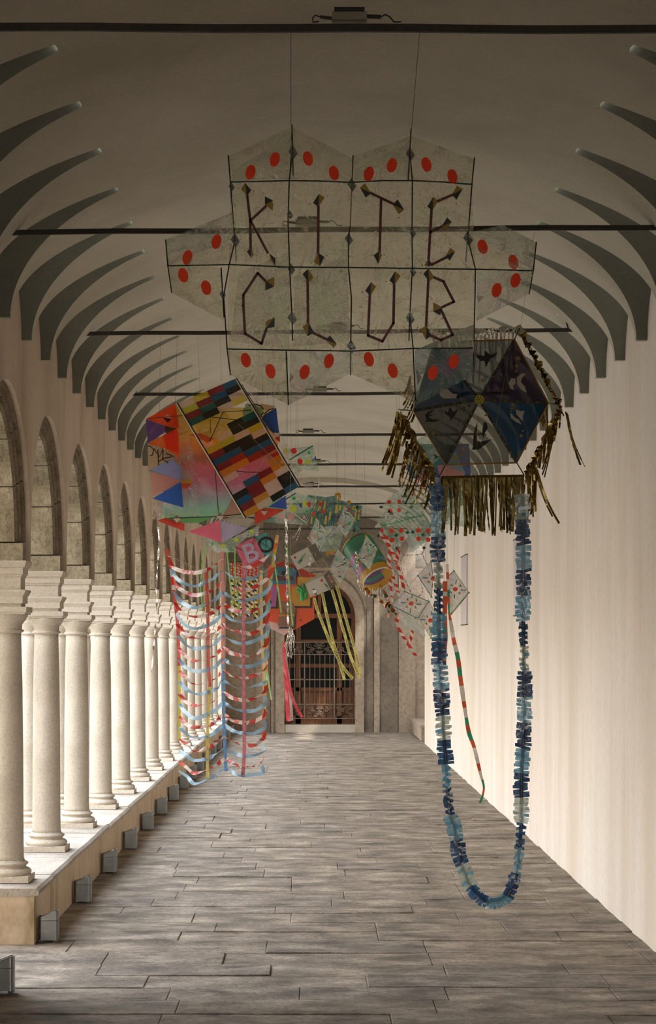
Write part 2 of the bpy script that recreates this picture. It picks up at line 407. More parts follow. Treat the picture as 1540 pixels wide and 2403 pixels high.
for s in (-1, 1):
    b = MB()
    ya, yb = sorted((s*RI, s*(RO+.012))); b.box(-2.40, -1.765, ya, yb, SPR, SPR+STILT-.004)
    ya, yb = sorted((s*(RI-.022), s*(RI+.004))); b.box(-2.28, -2.03, ya, yb, SPR+.03, SPR+STILT-.01)
    sb.append(b.build('springer_stone', [M['tufa']]))
first = True
for i in range(NB):
    yc = BAY/2+i*BAY
    for q in protos+sb:
        o = q if i == 0 else q.copy()
        if i: C.objects.link(o)
        o.parent = wl; o.location = (0, i*BAY, SPR+STILT if q in protos else 0)
# parapet (low wall) with coping slabs; gap in front of the first column in view
lw = thing('parapet', (-2.08, 11.93, 0), 'low tan plaster wall carrying the row of columns along the left side', 'low wall')
m = MB(); m.box(-2.50, -1.663, 11.93, 38.85, 0, .29)
for yy in (): pass
m.build('wall_body', M['parapet'], lw)
yy = 11.92
k = 0
while yy < 38.6:
    y1 = min(38.85, yy+(1.05 if k % 2 else .74)+random.uniform(-.05, .05)); dz = random.uniform(-.003, .003); e = .012
    x1 = -1.650+random.uniform(-.008, .008); b = MB()
    sec = [(-2.53, .29), (x1-.006, .29), (x1+.012, .298+dz), (x1+.012, .322+dz), (x1-.006, .337+dz), (-2.52, .34+dz), (-2.53, .33)]
    v = [(x, yy+e*.5, z) for x, z in sec]+[(x, y1-e*.5, z) for x, z in sec]; K = len(sec)
    b.add(v, [tuple(range(K)), tuple(range(K, 2*K))[::-1]]+[(j, j+K, (j+1) % K+K, (j+1) % K) for j in range(K)])
    b.build('coping_slab', M['coping'], lw); yy = y1; k += 1
lw2 = thing('parapet', (-2.08, 8.7, 0), 'end of the nearer low plaster wall before the gap at the left edge', 'low wall')
MB().box(XL+.002, -1.663, 8.75, 10.2, 0, .29).build('wall_body', M['parapet'], lw2)
MB().box(XL+.002, -1.64, 8.75, 10.22, .29, .34).build('coping_slab', M['coping'], lw2)

# columns: plinth, base, shaft, capital, abacus; a pair per pier, and the two-tier impost block over each pair
def column(x, y, label, grp):
    t = thing('column', (x, y, .34), label, 'column', grp)
    MB().sq([(0, 0), (0, .038)], (x, y, .34), .147, .147, .147).build('plinth', M['granite'], t)
    pr = [(.14, .036)]+[(.135+.012*math.sin(PI*a/6), .038+.038*a/6) for a in range(7)]+[(.126, .08), (.116, .084), (.112, .09), (.116, .097)]+[(.118+.010*math.sin(PI*a/5), .097+.022*a/5) for a in range(6)]+[(.108, .122), (.104, .13)]
    MB().lathe(pr, (x, y, .34), 40).build('base', M['granite'], t, smooth=True)
    MB().lathe([(.104, .128), (.099, .15), (.097, .4), (.0955, .8), (.091, 1.2), (.085, 1.45), (.0835, 1.52)], (x, y, .34), 40).build('shaft', M['granite'], t, smooth=True)
    z0 = 1.86-.34
    pr = [(.0835, z0-.002)]+[(.085+.016*math.sin(PI*a/6), z0+.025*a/6) for a in range(7)]+[(.089, z0+.03), (.088, z0+.05), (.094, z0+.055), (.096, z0+.062), (.108, z0+.075), (.122, z0+.1), (.125, z0+.113)]
    MB().lathe(pr, (x, y, .34), 40).build('capital', M['granite'], t, smooth=True)
    z1 = z0+.112
    MB().sq([(0, z1), (.003, z1+.012), (.010, z1+.015), (.010, z1+.046)], (x, y, .34), .124, .124, .124).build('abacus', M['granite'], t)
    return t
XC, XC2 = -1.877, -2.247
ca = column(XC, C1, 'granite column nearest the camera, standing at the end of the low wall', 'granite columns along the corridor')
cb = column(XC2, C1, 'courtyard-side granite column paired behind the nearest column', 'granite columns on the courtyard side')
# impost block
t = thing('impost_block', (XC, C1, 2.02), 'moulded granite block on the capital of the nearest column', 'impost', 'moulded impost blocks under the arches')
zz = 2.018
MB().sq([(.0, 0), (0, .022), (.012, .022), (.012, .062), (.022, .078), (.030, .092), (.030, .104), (-.002, .106)], (XC, C1, zz), XC-XC2+.096, .096, .096).build('lower_tier', M['granite'], t)
MB().sq([(-.002, .105), (-.002, .178), (.006, .186), (.006, .196), (.014, .2), (.014, .238), (.026, .243), (.036, .27), (.036, .281)], (XC, C1, zz), XC-XC2+.096, .096, .096).build('upper_tier', M['granite'], t)
for i in range(-1, 16):
    if i == 0: continue
    w_ = ORD[i] if i > 0 else 'unseen'
    if i == -1:
        continue
    dup(ca, (0, i*BAY, 0), f'{w_} granite column from the camera on the corridor side of the low wall')
    dup(cb, (0, i*BAY, 0), f'{w_} granite column from the camera on the courtyard side of the low wall')
    dup(t, (0, i*BAY, 0), f'moulded granite block on the capitals of the {w_} pair of columns from the camera')

# right wall
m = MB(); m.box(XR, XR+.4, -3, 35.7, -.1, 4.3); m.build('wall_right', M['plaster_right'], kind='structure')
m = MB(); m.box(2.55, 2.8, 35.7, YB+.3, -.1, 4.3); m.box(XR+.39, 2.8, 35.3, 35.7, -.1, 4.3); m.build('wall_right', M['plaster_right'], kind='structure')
m = MB(); m.box(-2.6, -1.2, -1.9, -1.7, -.1, 4.5); m.box(1.4, 2.8, -1.9, -1.7, -.1, 4.5); m.box(-1.2, 1.4, -1.9, -1.7, 2.7, 4.5); m.build('wall_back', M['plaster'], kind='structure')   # unseen opening behind the camera, added and sized to light the kites
MB().box(-26, -24, -12, 70, -.1, 7.5).build('sky_screen_wing', M['plaster'], label='unseen opposite wing across the courtyard, added to block the low sky', cat='building')  # unseen block added to hide the bright horizon from the upper wall
MB().box(-60, 2.8, -60, -1.9, -.3, -.06).build('courtyard_ground', M['ground'], kind='structure')
# floor: every slab that can be told apart is its own part, further ones joined
fb = MB().box(-2.6, 2.75, -3.1, YB+.3, -.12, -.0085).build('floor', M['mortar'], kind='structure')
MB().box(-23.9, -2.45, -12, 10.2, -.1, 5.2).add(*box(-23.9, -2.43, -12, 10.6, 5.2, 5.4)).build('shade_wing', M['plaster'], label='unseen wing outside the left edge, added to shade the nearest columns', cat='building')  # added block, its depth and eave set to darken the nearest columns
gr = MB().box(-60, -2.5, -1.9, 90, -.3, -.06).build('courtyard_ground', M['ground'], kind='structure')
def slab(x0, x1, y0_, y1_):
    n = max(3, int((x1-x0)/.16)); e = .0014
    pts = []
    def j(): return random.uniform(-.0045, .0045)
    for i in range(n+1): pts.append((x0+e+(x1-x0-2*e)*i/n, y0_+e+j()))
    for i in range(1, n+1): pts.append((x1-e-(x1-x0-2*e)*(i-1)/n+j()*.4, y1_-e+j())) if False else None
    top = [(x1-e-(x1-x0-2*e)*i/n, y1_-e+j()) for i in range(n+1)]
    return pts, top
rows = []; Y = 6.0
while Y < YB:
    d = random.choice((.34, .38, .42, .45, .48)); rows.append((Y, min(Y+d, YB+.2))); Y += d
far = MB(); nparts = 0
for (ya, yb) in rows:
    x = -1.9 if ya > 11.9 or ya < 10.6 else -2.5
    while x < 2.6:
        L_ = random.uniform(.55, 1.35); x1 = x+L_
        if x1 > 2.2: x1 = 2.6
        lo = [(a, b_) for a, b_ in slab(x, x1, ya, yb)[0]]; lo, hi = slab(x, x1, ya, yb)
        dz = random.uniform(-.005, .004); ta, tb = random.uniform(-.0035, .0035), random.uniform(-.0035, .0035); cx, cy = (x+x1)/2, (ya+yb)/2
        def zt(a, b_): return dz+ta*(a-cx)*1.5+tb*(b_-cy)*4+.0035*noise.noise(Vector((a*2.3, b_*5, 1.7)))
        ring = lo+hi; K = len(ring)
        inner = [(cx+(a-cx)*(1-.004/max(.1, (x1-x)/2)), cy+(b_-cy)*(1-.005/((yb-ya)/2))) for a, b_ in ring]
        v = [(a, b_, -.03) for a, b_ in ring]+[(a, b_, zt(a, b_)-.0035) for a, b_ in ring]+[(a, b_, zt(a, b_)) for a, b_ in inner]
        f = [(q, (q+1) % K, K+(q+1) % K, K+q) for q in range(K)]+[(K+q, K+(q+1) % K, 2*K+(q+1) % K, 2*K+q) for q in range(K)]
        n = K//2
        f += [(2*K+q, 2*K+q+1, 3*K-2-q, 3*K-1-q) for q in range(n-1)]
        if 8.8 < ya < 21 and nparts < 290:
            MB().add(v, f).build('paving_stone', M['paver'], fb); nparts += 1
        else: far.add(v, f)
        x = x1
fo = far.build('paving_stones_far', M['paver'], fb, kind='stuff')
fo.name = 'paving'
# ---------------------------------------------------------------- end wall with arched doorway
def px(x, Y=YB): return (x-VX)/F*Y
def pz(y, Y=YB): return H-(y-VY)/F*Y
dx0, dx1 = px(667.5), px(834); dcx, dr = (px(667.5)+px(834))/2, (px(834)-px(667.5))/2; dsp = 2.31
def arch_plate(b, x0, x1, z0, z1, cx, r, sp, y0, y1, N=20, m=0):
    """wall plate from x0..x1, z0..z1 with an arched opening"""
    pts = [(cx-r, z0)]+[(cx-r*math.cos(PI*i/N), sp+r*math.sin(PI*i/N)) for i in range(N+1)]+[(cx+r, z0)]
    for Yv, fl in ((y0, 0), (y1, 1)):
        v = []; f = []
        for i in range(1, len(pts)-1): v += [(pts[i][0], Yv, pts[i][1]), (pts[i][0], Yv, z1)]
        for i in range(len(pts)-3):
            f.append((2*i, 2*i+1, 2*i+3, 2*i+2))
        n = len(v)
        v += [(x0, Yv, z0), (x0, Yv, z1), (cx-r, Yv, z0), (cx+r, Yv, z0), (x1, Yv, z0), (x1, Yv, z1)]
        f += [(n, n+1, 1, 0, n+2), (n+3, n-2, n-1, n+5, n+4)]
        b.add(v, f, m)
    v = []
    for x, z in pts: v += [(x, y0, z), (x, y1, z)]
    b.add(v, [(2*i, 2*i+1, 2*i+3, 2*i+2) for i in range(len(pts)-1)], m)
    return b
we = arch_plate(MB(), -2.6, 2.8, -.05, 4.6, dcx, dr, dsp, YB, YB+.35).build('wall_end', M['end_plaster'], kind='structure')
MB().box(-2.6, 2.8, YB+.62, YB+.7, -.05, 4.6).build('wall_end', M['end_grey'], kind='structure')
# architrave round the door: flat band, then a stepped dark band
ar = arch_plate(MB(), dcx-dr-.16, dcx+dr+.16, 0, .01+dsp, dcx, dr, dsp, YB-.05, YB+.01)
b = MB()
def band(b, r0, r1, ya, yb, zb=0.0, N=24):
    v = []; pts = [0]+[i for i in range(N+1)]+[N]
    for q, i in enumerate(pts):
        a = PI*i/N; zz_ = dsp+0
        for r in (r0, r1):
            x = dcx-r*math.cos(a); z = dsp+r*math.sin(a)
            if q == 0 or q == len(pts)-1: z = zb
            for y in (ya, yb): v.append((x, y, z))
    f = []
    for i in range(len(pts)-1):
        o = i*4; f += [(o, o+4, o+6, o+2), (o+1, o+3, o+7, o+5), (o, o+1, o+5, o+4), (o+2, o+6, o+7, o+3)]
    b.add(v, f)
bpy.data.objects  # (door surround)
band(b, dr, dr+.175, YB-.06, YB+.02); b.build('trim_1', M['end_plaster'], kind='structure')
b = MB(); band(b, dr+.175, dr+.215, YB-.02, YB+.01); b.build('trim_2', M['end_grey'], kind='structure')
# pilasters either side
def pil(x0, x1, d, mat, z1=4.5, nm_='trim_3'): MB().box(px(x0), px(x1), YB-d, YB+.01, -.02, z1).build(nm_, M[mat], kind='structure')
pil(861, 877, .015, 'end_grey', 2.75); pil(878, 891, .05, 'end_plaster', 2.75, 'trim_4'); pil(891, 934, .02, 'end_grey', 4.5, 'trim_5')
pil(936, 975, .035, 'end_plaster', 4.5, 'trim_6'); pil(636, 650, .015, 'end_plaster', 2.75, 'trim_7'); pil(622, 634, .05, 'end_grey', 2.75, 'trim_8')
pil(600, 618, .03, 'end_plaster', 4.5, 'trim_9'); pil(508, 528, .22, 'end_grey', 4.5, 'trim_10')
m = MB(); m.lathe([(.28, 0), (.28, 2.9)], (px(543), YB-.02, 0), 28); m.build('trim_11', M['end_plaster'], smooth=True, kind='structure')
MB().box(px(520), px(1000), YB-.012, YB+.01, 3.3, 4.6).build('end_shade_sheet', M['end_grey'], kind='structure')  # grey sheet that paints the darkness of the upper end wall
# transverse arch dropping from the vault, and the lower last stretch of vault behind it
def rib_arch(name, Yv, drop, dy, mat):
    v = []; N = 40
    for i in range(N+1):
        a = PI*i/N; ca, sa = math.cos(a), math.sin(a)
        for k in (0, 1):
            A = EA+.05-(0 if k == 0 else drop*.6); B = EB+.05-(0 if k == 0 else drop)
            for y in (Yv, Yv+dy): v.append((EX-A*ca, y, EZ+B*sa))
    f = []
    for i in range(N):
        o = i*4; f += [(o, o+2, o+6, o+4), (o+1, o+5, o+7, o+3), (o+2, o+3, o+7, o+6)]
    return MB().add(v, f).build(name, M[mat], kind='structure')
rib_arch('trim_14', 31.6, .13, .5, 'vault')
# doorway: stone threshold, wooden door with glass, iron gate in front
MB().box(dx0, dx1, YB-.02, YB+.6, 0, pz(1701)).build('door_step', M['granite'], label='pale granite threshold step under the gated door', cat='step')
dy = YB+.30
dr_ = thing('door_1', (dcx, dy, pz(1701)), 'brown wooden arched door with dark glass panes behind the iron gate', 'door'); dr_['kind'] = 'structure'
zb = pz(1701); zt = dsp+dr
m = MB()
def bar(x0, x1, y0_, y1_, d=.06, mm=0): m.box(px(x0), px(x1), dy-d, dy+.02, pz(y1_), pz(y0_), m=mm)
bar(667, 677, 1448, 1701); bar(825, 834, 1448, 1701); bar(694, 706, 1448, 1701, .08); bar(791, 803, 1448, 1701, .08)
bar(667, 834, 1440, 1450, .09); bar(667, 834, 1501, 1507, .07); bar(667, 834, 1558, 1567, .07); bar(667, 834, 1614, 1622, .08); bar(667, 834, 1680, 1701, .08)
b2 = MB(); v = []
m.build('door_frame', M['wood'], dr_)
m = MB(); N = 20; v = []
for i in range(N+1):
    a = PI*i/N
    for r in (dr-.07, dr+.01):
        for y in (dy-.07, dy+.02): v.append((dcx-r*math.cos(a), y, dsp+r*math.sin(a)))
f = []
for i in range(N):
    o = i*4; f += [(o, o+4, o+6, o+2), (o, o+1, o+5, o+4), (o+1, o+3, o+7, o+5)]
m.add(v, f); m.box(px(746), px(754), dy-.06, dy, dsp, zt-.02); m.build('arched_head', M['wood'], dr_)
def pane(pts, name='glass_pane', mat='glass', yo=0): new(name, [(x, dy-yo, z) for x, z in pts], [tuple(range(len(pts)))], M[mat], dr_)
def rect(x0, x1, y0_, y1_): return [(px(x0), pz(y1_)), (px(x1), pz(y1_)), (px(x1), pz(y0_)), (px(x0), pz(y0_))]
pane([(dcx-(dr-.02)*math.cos(PI*i/16), dsp+(dr-.02)*math.sin(PI*i/16)) for i in range(17)])
for a, c in ((677, 694), (706, 791), (803, 825)):
    pane(rect(a, c, 1450, 1501)); pane(rect(a, c, 1507, 1558)); pane(rect(a, c, 1567, 1614))
    b2 = MB().box(px(a), px(c), dy-.02, dy, pz(1680), pz(1622)); b2.box(px(a+3), px(c-3), dy-.045, dy-.02, pz(1676), pz(1626)); b2.build('door_panel', M['wood'], dr_)
MB().tube([(px(708), dy-.08, pz(1592)), (px(708), dy-.13, pz(1592)), (px(713), dy-.13, pz(1592))], .012).build('door_handle', M['gold'], dr_)
gy = YB+.06
gt = thing('iron_gate', (dcx, gy, pz(1690)), 'grey wrought-iron gate with scrolled top and bottom bands before the wooden door', 'gate')
fr = MB()
for yv in (1507, 1536, 1595, 1653, 1686): fr.box(dx0+.01, dx1-.01, gy-.012, gy+.012, pz(yv)-.009, pz(yv)+.009)
for xv in (668.5, 833, 715, 785): fr.box(px(xv)-.012, px(xv)+.012, gy-.012, gy+.012, pz(1686), pz(1507))
fr.build('gate_frame', M['iron'], gt)
MB().box(dx0+.01, dx1-.01, gy-.01, gy+.01, 0+pz(1701), pz(1699)).build('gate_sill', M['iron'], gt)
for i in range(13):
    xv = 680+i*11.8
    if abs(xv-715) < 3 or abs(xv-785) < 3: continue
    MB().tube([(px(xv), gy, pz(1653)), (px(xv), gy, pz(1536))], .0085, 5).build('gate_bar', M['iron'], gt)
def spiral(cx, cy, r, turn, a0, sgn=1, tail=None):
    pts = []
    if tail: pts.append((px(tail[0]), gy, pz(tail[1])))
    for i in range(26):
        t = i/25; a = a0+sgn*turn*2*PI*t; rr = r*(1-.85*t)
        pts.append((px(cx+rr*math.cos(a)), gy, pz(cy-rr*math.sin(a))))
    return MB().tube(pts, .006, 4).build('scroll', M['iron'], gt)
for (y_a, y_b, fl) in ((1507, 1536, 1), (1653, 1686, -1)):
    mid = (y_a+y_b)/2
    for s_, base in ((1, 716), (-1, 784)):
        for (ox, oy, r, a0, sg, tl) in ((10, -7*fl, 8, PI*.5, 1, None), (17, 3*fl, 6, PI, -1, (27, 0)), (9, 9*fl, 6.5, 0, 1, (20, 12*fl)), (26, -8*fl, 6, PI, 1, None), (31, 9*fl, 5.5, 0, -1, (24, 6*fl)), (36, -3*fl, 6.5, PI/2, 1, (28, -12*fl))):
            aa = a0 if s_ > 0 else PI-a0
            spiral(base+s_*ox, mid+oy, r*.92, 1.7, aa*1.0, sg*s_, (base+s_*tl[0], mid+tl[1]) if tl else None)
    for base, s_ in ((714, -1), (786, 1)):
        for (ox, oy, r, a0, sg, tl) in ((11, -7*fl, 7.5, PI*.5, 1, (3, 10*fl)), (17, 2*fl, 6, PI, -1, (30, 12*fl)), (9, 9*fl, 6, 0, 1, None), (38, -8*fl, 6, 0, -1, (26, -2*fl)), (38, 9*fl, 5.5, PI, 1, (28, 0))):
            aa = a0 if s_ > 0 else PI-a0
            spiral(base+s_*ox, mid+oy, r*.9, 1.7, aa, sg*s_, (base+s_*tl[0], mid+tl[1]) if tl else None)
# bench in the recess at the far right
MB().box(1.98, 2.54, 36.6, YB-.06, 0, .24).add(*box(1.95, 2.54, 36.55, YB-.06, .24, .29)).build('masonry_bench', M['end_plaster'], label='low masonry bench in the recess at the far right end', cat='bench')
# two narrow pale panels on the right wall
for Ya, Yb2, z0_, z1_, lb in ((25.75, 26.7, 2.04, 2.93, 'narrow pale lavender panel mounted on the right wall, the farther of two'), (19.1, 19.7, 2.07, 2.80, 'narrow pale panel on the right wall behind the blue garland')):
    q = thing('wall_panel', (XR, (Ya+Yb2)/2, z0_), lb, 'panel')
    MB().box(XR-.018, XR, Ya, Yb2, z0_, z1_).build('board', paint('#cdc3c6', .5), q)
    for zq in (z1_, z0_-.012): MB().box(XR-.022, XR, Ya-.01, Yb2+.01, zq, zq+.012).build('edge_strip', M['black'], q)
# iron tie rods across the vault with a small spotlight on each
for k in range(10):
    Yr = 6.93+3.38*k if k < 3 else 6.93+3.39*k; zr = H+2.125 
    t = thing('tie_rod', (EX, Yr, zr), ('black iron tie rod spanning the vault nearest the camera' if k == 0 else f'{ORD[k]} black iron tie rod across the vault from the camera'), 'tie rod', 'iron tie rods under the vault')
    hx = 1.78; b = MB(); n = 16; v = []
    for i in range(n+1):
        x = EX-hx+2*hx*i/n; sag = .0022*math.sin(i*1.3+k)+(0.012*((i/n)-.5) if k == 0 else -.014*((i/n)-.5)*(2 if k < 3 else 1))
        for yy_, zz_ in ((-.008, -.013), (.008, -.013), (.008, .013), (-.008, .013)): v.append((x, Yr+yy_, zr+zz_-sag))
    f = [(i*4+j, i*4+(j+1) % 4, i*4+4+(j+1) % 4, i*4+4+j) for i in range(n) for j in range(4)]+[(0, 1, 2, 3), (n*4+3, n*4+2, n*4+1, n*4)]
    b.add(v, f).build('rod', M['rod'], t)
    for s_ in (-1, 1): MB().box(EX+s_*hx-.03, EX+s_*hx+.03, Yr-.03, Yr+.03, zr-.03, zr+.03).build('anchor', M['rod'], t)
    fx = (.125, -.03, .17, .06, -.05, .04, -.04, .05, 0, 0)[k]
    s = thing('spotlight', (fx, Yr, zr+.018), ('small white spotlight clamped on the nearest tie rod' if k == 0 else f'small spotlight on top of the {ORD[k]} tie rod from the camera'), 'light fixture', 'spotlights on the tie rods')
    MB().box(fx-.06, fx+.06, Yr-.04, Yr+.04, zr+.02, zr+.046).build('housing', paint('#8d8c7c', .5), s)
    MB().box(fx-.052, fx+.052, Yr-.045, Yr+.03, zr+.046, zr+.06).build('lid', M['black'], s)
    MB().tube([(fx-.06, Yr, zr+.035), (fx-.1, Yr, zr+.04)], .006).build('connector', M['black'], s)
    MB().tube([(fx+.06, Yr, zr+.042), (fx+.11, Yr, zr+.04)], .007).build('connector', M['black'], s)
    c = MB(); c.tube([(fx-.1, Yr, zr+.04), (fx-.118, Yr, zr+.046), (fx-.127, Yr, zr+.035), (fx-.125, Yr, zr+.022), (fx-.105, Yr, zr+.024)], .0028, 5); c.build('cable', M['black'], s); c = MB()
    c.tube([(fx+.11, Yr, zr+.04), (fx+.125, Yr, zr+.048), (fx+.14, Yr, zr+.04), (fx+.155, Yr, zr+.022), (fx+.18, Yr, zr+.023)], .0028, 5); c.build('cable', M['black'], s)
# floor uplights along the low wall
def uplight(Yf, label):
    x0, x1 = -1.655, -1.532; d = .075; t = thing('floor_uplight', ((x0+x1)/2, Yf, 0), label, 'light fixture', 'steel floor uplights along the low wall')
    def ring(z, ins=0, top=False):
        pts = []; r = .02; W = x1-x0
        for cx_, cy_, a0 in ((x1-r, Yf+r, -PI/2), (x1-r, Yf+d-r, 0), (x0+r, Yf+d-r, PI/2), (x0+r, Yf+r, PI)):
            for k in range(5):
                a = a0+PI/2*k/4; x = cx_+(r-ins)*math.cos(a); y = cy_+(r-ins)*math.sin(a)
                zz_ = z+(.018*math.tanh(((x-x0)/W-.45)*5) if top else 0); pts.append((x, y, zz_))
        return pts
    def shell(rs): 
        n = 20; return [p for r in rs for p in r], [(i*n+k, i*n+(k+1) % n, (i+1)*n+(k+1) % n, (i+1)*n+k) for i in range(len(rs)-1) for k in range(n)]
    v, f = shell([ring(.012), ring(.128), ring(.130, .003), ring(.132, .003)]); f.append(tuple(range(19, -1, -1))); MB().add(v, f).build('housing', M['steel'], t, smooth=False)
    v, f = shell([ring(.132), ring(.168, 0, True), ring(.172, .002, True), ring(.172, .008, True), ring(.15, .009)]); MB().add(v, f).build('collar', M['steel'], t)
    g = ring(.15, .009); new('lens', g, [tuple(range(20))], M['glass'], t)
    for q in (x0+.004, x1-.03): MB().box(q, q+.026, Yf+.004, Yf+d-.004, 0, .013).build('foot', M['steel_dark'], t)
    return t
u0 = uplight(12.03, 'steel floor uplight at the near end of the low wall')
dup(u0, (-.005, -1.76, 0), 'steel floor uplight at the left edge, standing in the gap before the low wall')
for i in range(1, 16):
    dup(u0, (0, 1.79*i, 0), f'{ORD[i]} steel floor uplight along the foot of the low wall, counting from its near end')
# ---------------------------------------------------------------- kite building helpers
def Z(sc, ox, oy):
    return lambda x, y: (ox+x/sc, oy+y/sc)
CK = Z(3.4222, 380, 270); CK2 = Z(3.2766, 800, 270); CL = Z(3.5814, 330, 860); CH = Z(3.08, 880, 740); CT = Z(3.876, 340, 1240)
C4 = Z(5.007, 600, 1020); C5 = Z(5.133, 820, 1120); C6 = Z(4.8125, 640, 1080); CE = Z(3.348, 560, 1340); CG = Z(4.2778, 960, 1100); CG2 = Z(4.2778, 960, 1600); CE2 = Z(11.0, 670, 1270); CE3 = Z(9.243, 720, 1340); CO = Z(11.85, 620, 1310)
def pts(fn, L, Y):
    """points [(x,y)] or [(x,y,dY)] of a measured drawing to world points at depth Y"""
    return [P(*fn(p[0], p[1]), Y+(p[2] if len(p) > 2 else 0)) for p in L]
def flat(name, fn, L, Y, mat, parent, **k):
    return new(name, pts(fn, L, Y), [tuple(range(len(L)))], mat, parent, **k)
def disc(name, fn, x, y, rx, ry, Y, mat, parent, ang=0, n=20, **k):
    a = math.radians(ang)
    L = [(x+rx*math.cos(2*PI*i/n)*math.cos(a)-ry*math.sin(2*PI*i/n)*math.sin(a), y+rx*math.cos(2*PI*i/n)*math.sin(a)+ry*math.sin(2*PI*i/n)*math.cos(a)) for i in range(n)]
    return flat(name, fn, L, Y, mat, parent, **k)
def sheet(name, A, B, Cc, D, mat, parent, nu=14, nv=14, amp=.006, freq=9, mats=None, mif=None, seed=0, edge=True, **k):
    """bilinear sheet A-B (top) D-C (bottom) with crumple; mif(u,v) picks a material"""
    v = []; A, B, Cc, D = map(Vector, (A, B, Cc, D)); nrm = (B-A).cross(D-A)
    nrm = nrm.normalized() if nrm.length else Vector((0, 1, 0))
    for j in range(nv+1):
        for i in range(nu+1):
            u, w_ = i/nu, j/nv; p = (A*(1-u)+B*u)*(1-w_)+(D*(1-u)+Cc*u)*w_
            e = min(1, 6*min(u, 1-u, w_, 1-w_)+.1) if edge else 1
            d = noise.noise(Vector((p.x*freq+seed, p.z*freq, p.y*freq)))+.5*noise.noise(Vector((p.x*freq*2.6, p.z*freq*2.6+seed, 3.3)))
            v.append(p+nrm*d*amp*e)
    f = []; mi = []
    for j in range(nv):
        for i in range(nu):
            a = j*(nu+1)+i; f.append((a, a+1, a+nu+2, a+nu+1)); mi.append(mif((i+.5)/nu, (j+.5)/nv) if mif else 0)
    return new(name, v, f, mats or mat, parent, mi=mi, smooth=True, uvs=[(i/nu, j/nv) for j in range(nv+1) for i in range(nu+1)], **k)
def smooth_path(pt, n=6):
    out = []; q = [Vector(p) for p in pt]
    for i in range(len(q)-1):
        p0, p1, p2, p3 = q[max(i-1, 0)], q[i], q[i+1], q[min(i+2, len(q)-1)]
        for k in range(n):
            t = k/n; out.append(.5*((2*p1)+(p2-p0)*t+(2*p0-5*p1+4*p2-p3)*t*t+(3*p1-p0-3*p2+p3)*t**3))
    out.append(q[-1]); return out
def ribbon(name, path, width, mats, parent, seg=None, twist=0.0, tw0=0.0, n=6, wob=0, seed=0, diag=0, taper=None, **k):
    """ribbon along a smoothed path; seg = list of (fraction, material index) or a callable(fraction)->index"""
    q = smooth_path(path, n) if n > 1 else [Vector(p) for p in path]
    L = [0]
    for a, b in zip(q, q[1:]): L.append(L[-1]+(b-a).length)
    T = L[-1] or 1; v = []; mi = []
    for i, p in enumerate(q):
        d = (q[min(i+1, len(q)-1)]-q[max(i-1, 0)]).normalized(); side = d.cross(Vector((0, 1, 0)))
        side = side.normalized() if side.length > .05 else Vector((1, 0, 0))
        bn = d.cross(side); t = L[i]/T
        a = tw0+twist*2*PI*t+(wob*noise.noise(Vector((t*7+seed, seed*1.7, .3))))
        wv = (side*math.cos(a)+bn*math.sin(a))*width*.5*(taper(t) if taper else 1)
        dd = d*width*diag*.5
        v += [p-wv-dd, p+wv+dd]
        if i: 
            tm = (L[i]+L[i-1])/2/T
            mi.append(seg(tm) if callable(seg) else (next((m for fr_, m in seg if tm <= fr_), seg[-1][1]) if seg else 0))
    f = [(2*i, 2*i+1, 2*i+3, 2*i+2) for i in range(len(q)-1)]
    return new(name, v, f, mats, parent, mi=mi, smooth=False, **k)
def line(name, path, r, mat, parent, n=5, **k): return MB().tube(path, r, n).build(name, mat, parent, **k)
def rhomb(fn, A, B, K, G, Y, parent, dark='#1b1c18', gold='#9a7b22', name='diamond_patch'):
    new(name, pts(fn, [A, B, K, G], Y), [(0, 1, 2), (0, 3, 1)], [paint(dark, .5), paint(gold, .5)], parent, mi=[0, 1])
ZR = H+2.125
def rodY(k): return 6.93+3.38*k if k < 3 else 6.93+3.39*k
def text(name, s, fn, x, y, ang, size, Y, mat, parent, sx=1.0, ext=.0):
    cu = bpy.data.curves.new(name, 'FONT'); cu.body = s; cu.size = 1; cu.align_x = 'CENTER'; cu.align_y = 'CENTER'; cu.offset = .012
    o = bpy.data.objects.new(name, cu); C.objects.link(o); dg = bpy.context.evaluated_depsgraph_get()
    me = bpy.data.meshes.new_from_object(o.evaluated_get(dg)); bpy.data.objects.remove(o)
    p = P(*fn(x, y), Y); a = math.radians(ang)
    v = []
    for q in me.vertices:
        X, W_ = q.co.x*size*sx, q.co.y*size
        v.append(p+Vector((X*math.cos(a)-W_*math.sin(a), 0, X*math.sin(a)+W_*math.cos(a))))
    return new(name, v, [tuple(pp.vertices) for pp in me.polygons], mat, parent)

FA = film('clear_film', ['#d6cfa8', '#e6e4c4', '#dfd0b8', '#cfdcb4', '#e8d3c8'], base=.26, crease=.5, tint=(.96, .97, .90), scale=10)
FB = film('clear_film_pale', ['#e0e0d2', '#e6dfe8', '#d8e8d4', '#ece2d8', '#d8def0'], base=.36, crease=.5, tint=(.95, .96, .93), scale=9)
FV = film('violet_film', ['#8fa3b5', '#a79fc0', '#8fb3a6', '#b5a3c4', '#7f95bf'], base=.5, crease=.35, tint=(.8, .84, .95), scale=6)
FG = film('green_sheen_film', ['#a5c9ae', '#d6e8d2', '#8fb6a6', '#dce8dd', '#b8b4cf'], base=.38, crease=.5, tint=(.88, .95, .9), scale=9)
FC = film('crystal_film', ['#c6c2d6', '#dfe6e6', '#b5cfc4', '#e2d6d6', '#b9b3d0'], base=.35, crease=.5, tint=(.93, .94, .94), scale=12)
ORANGE = paint('#ff4410', .7); RED = paint('#c8201a', .5)

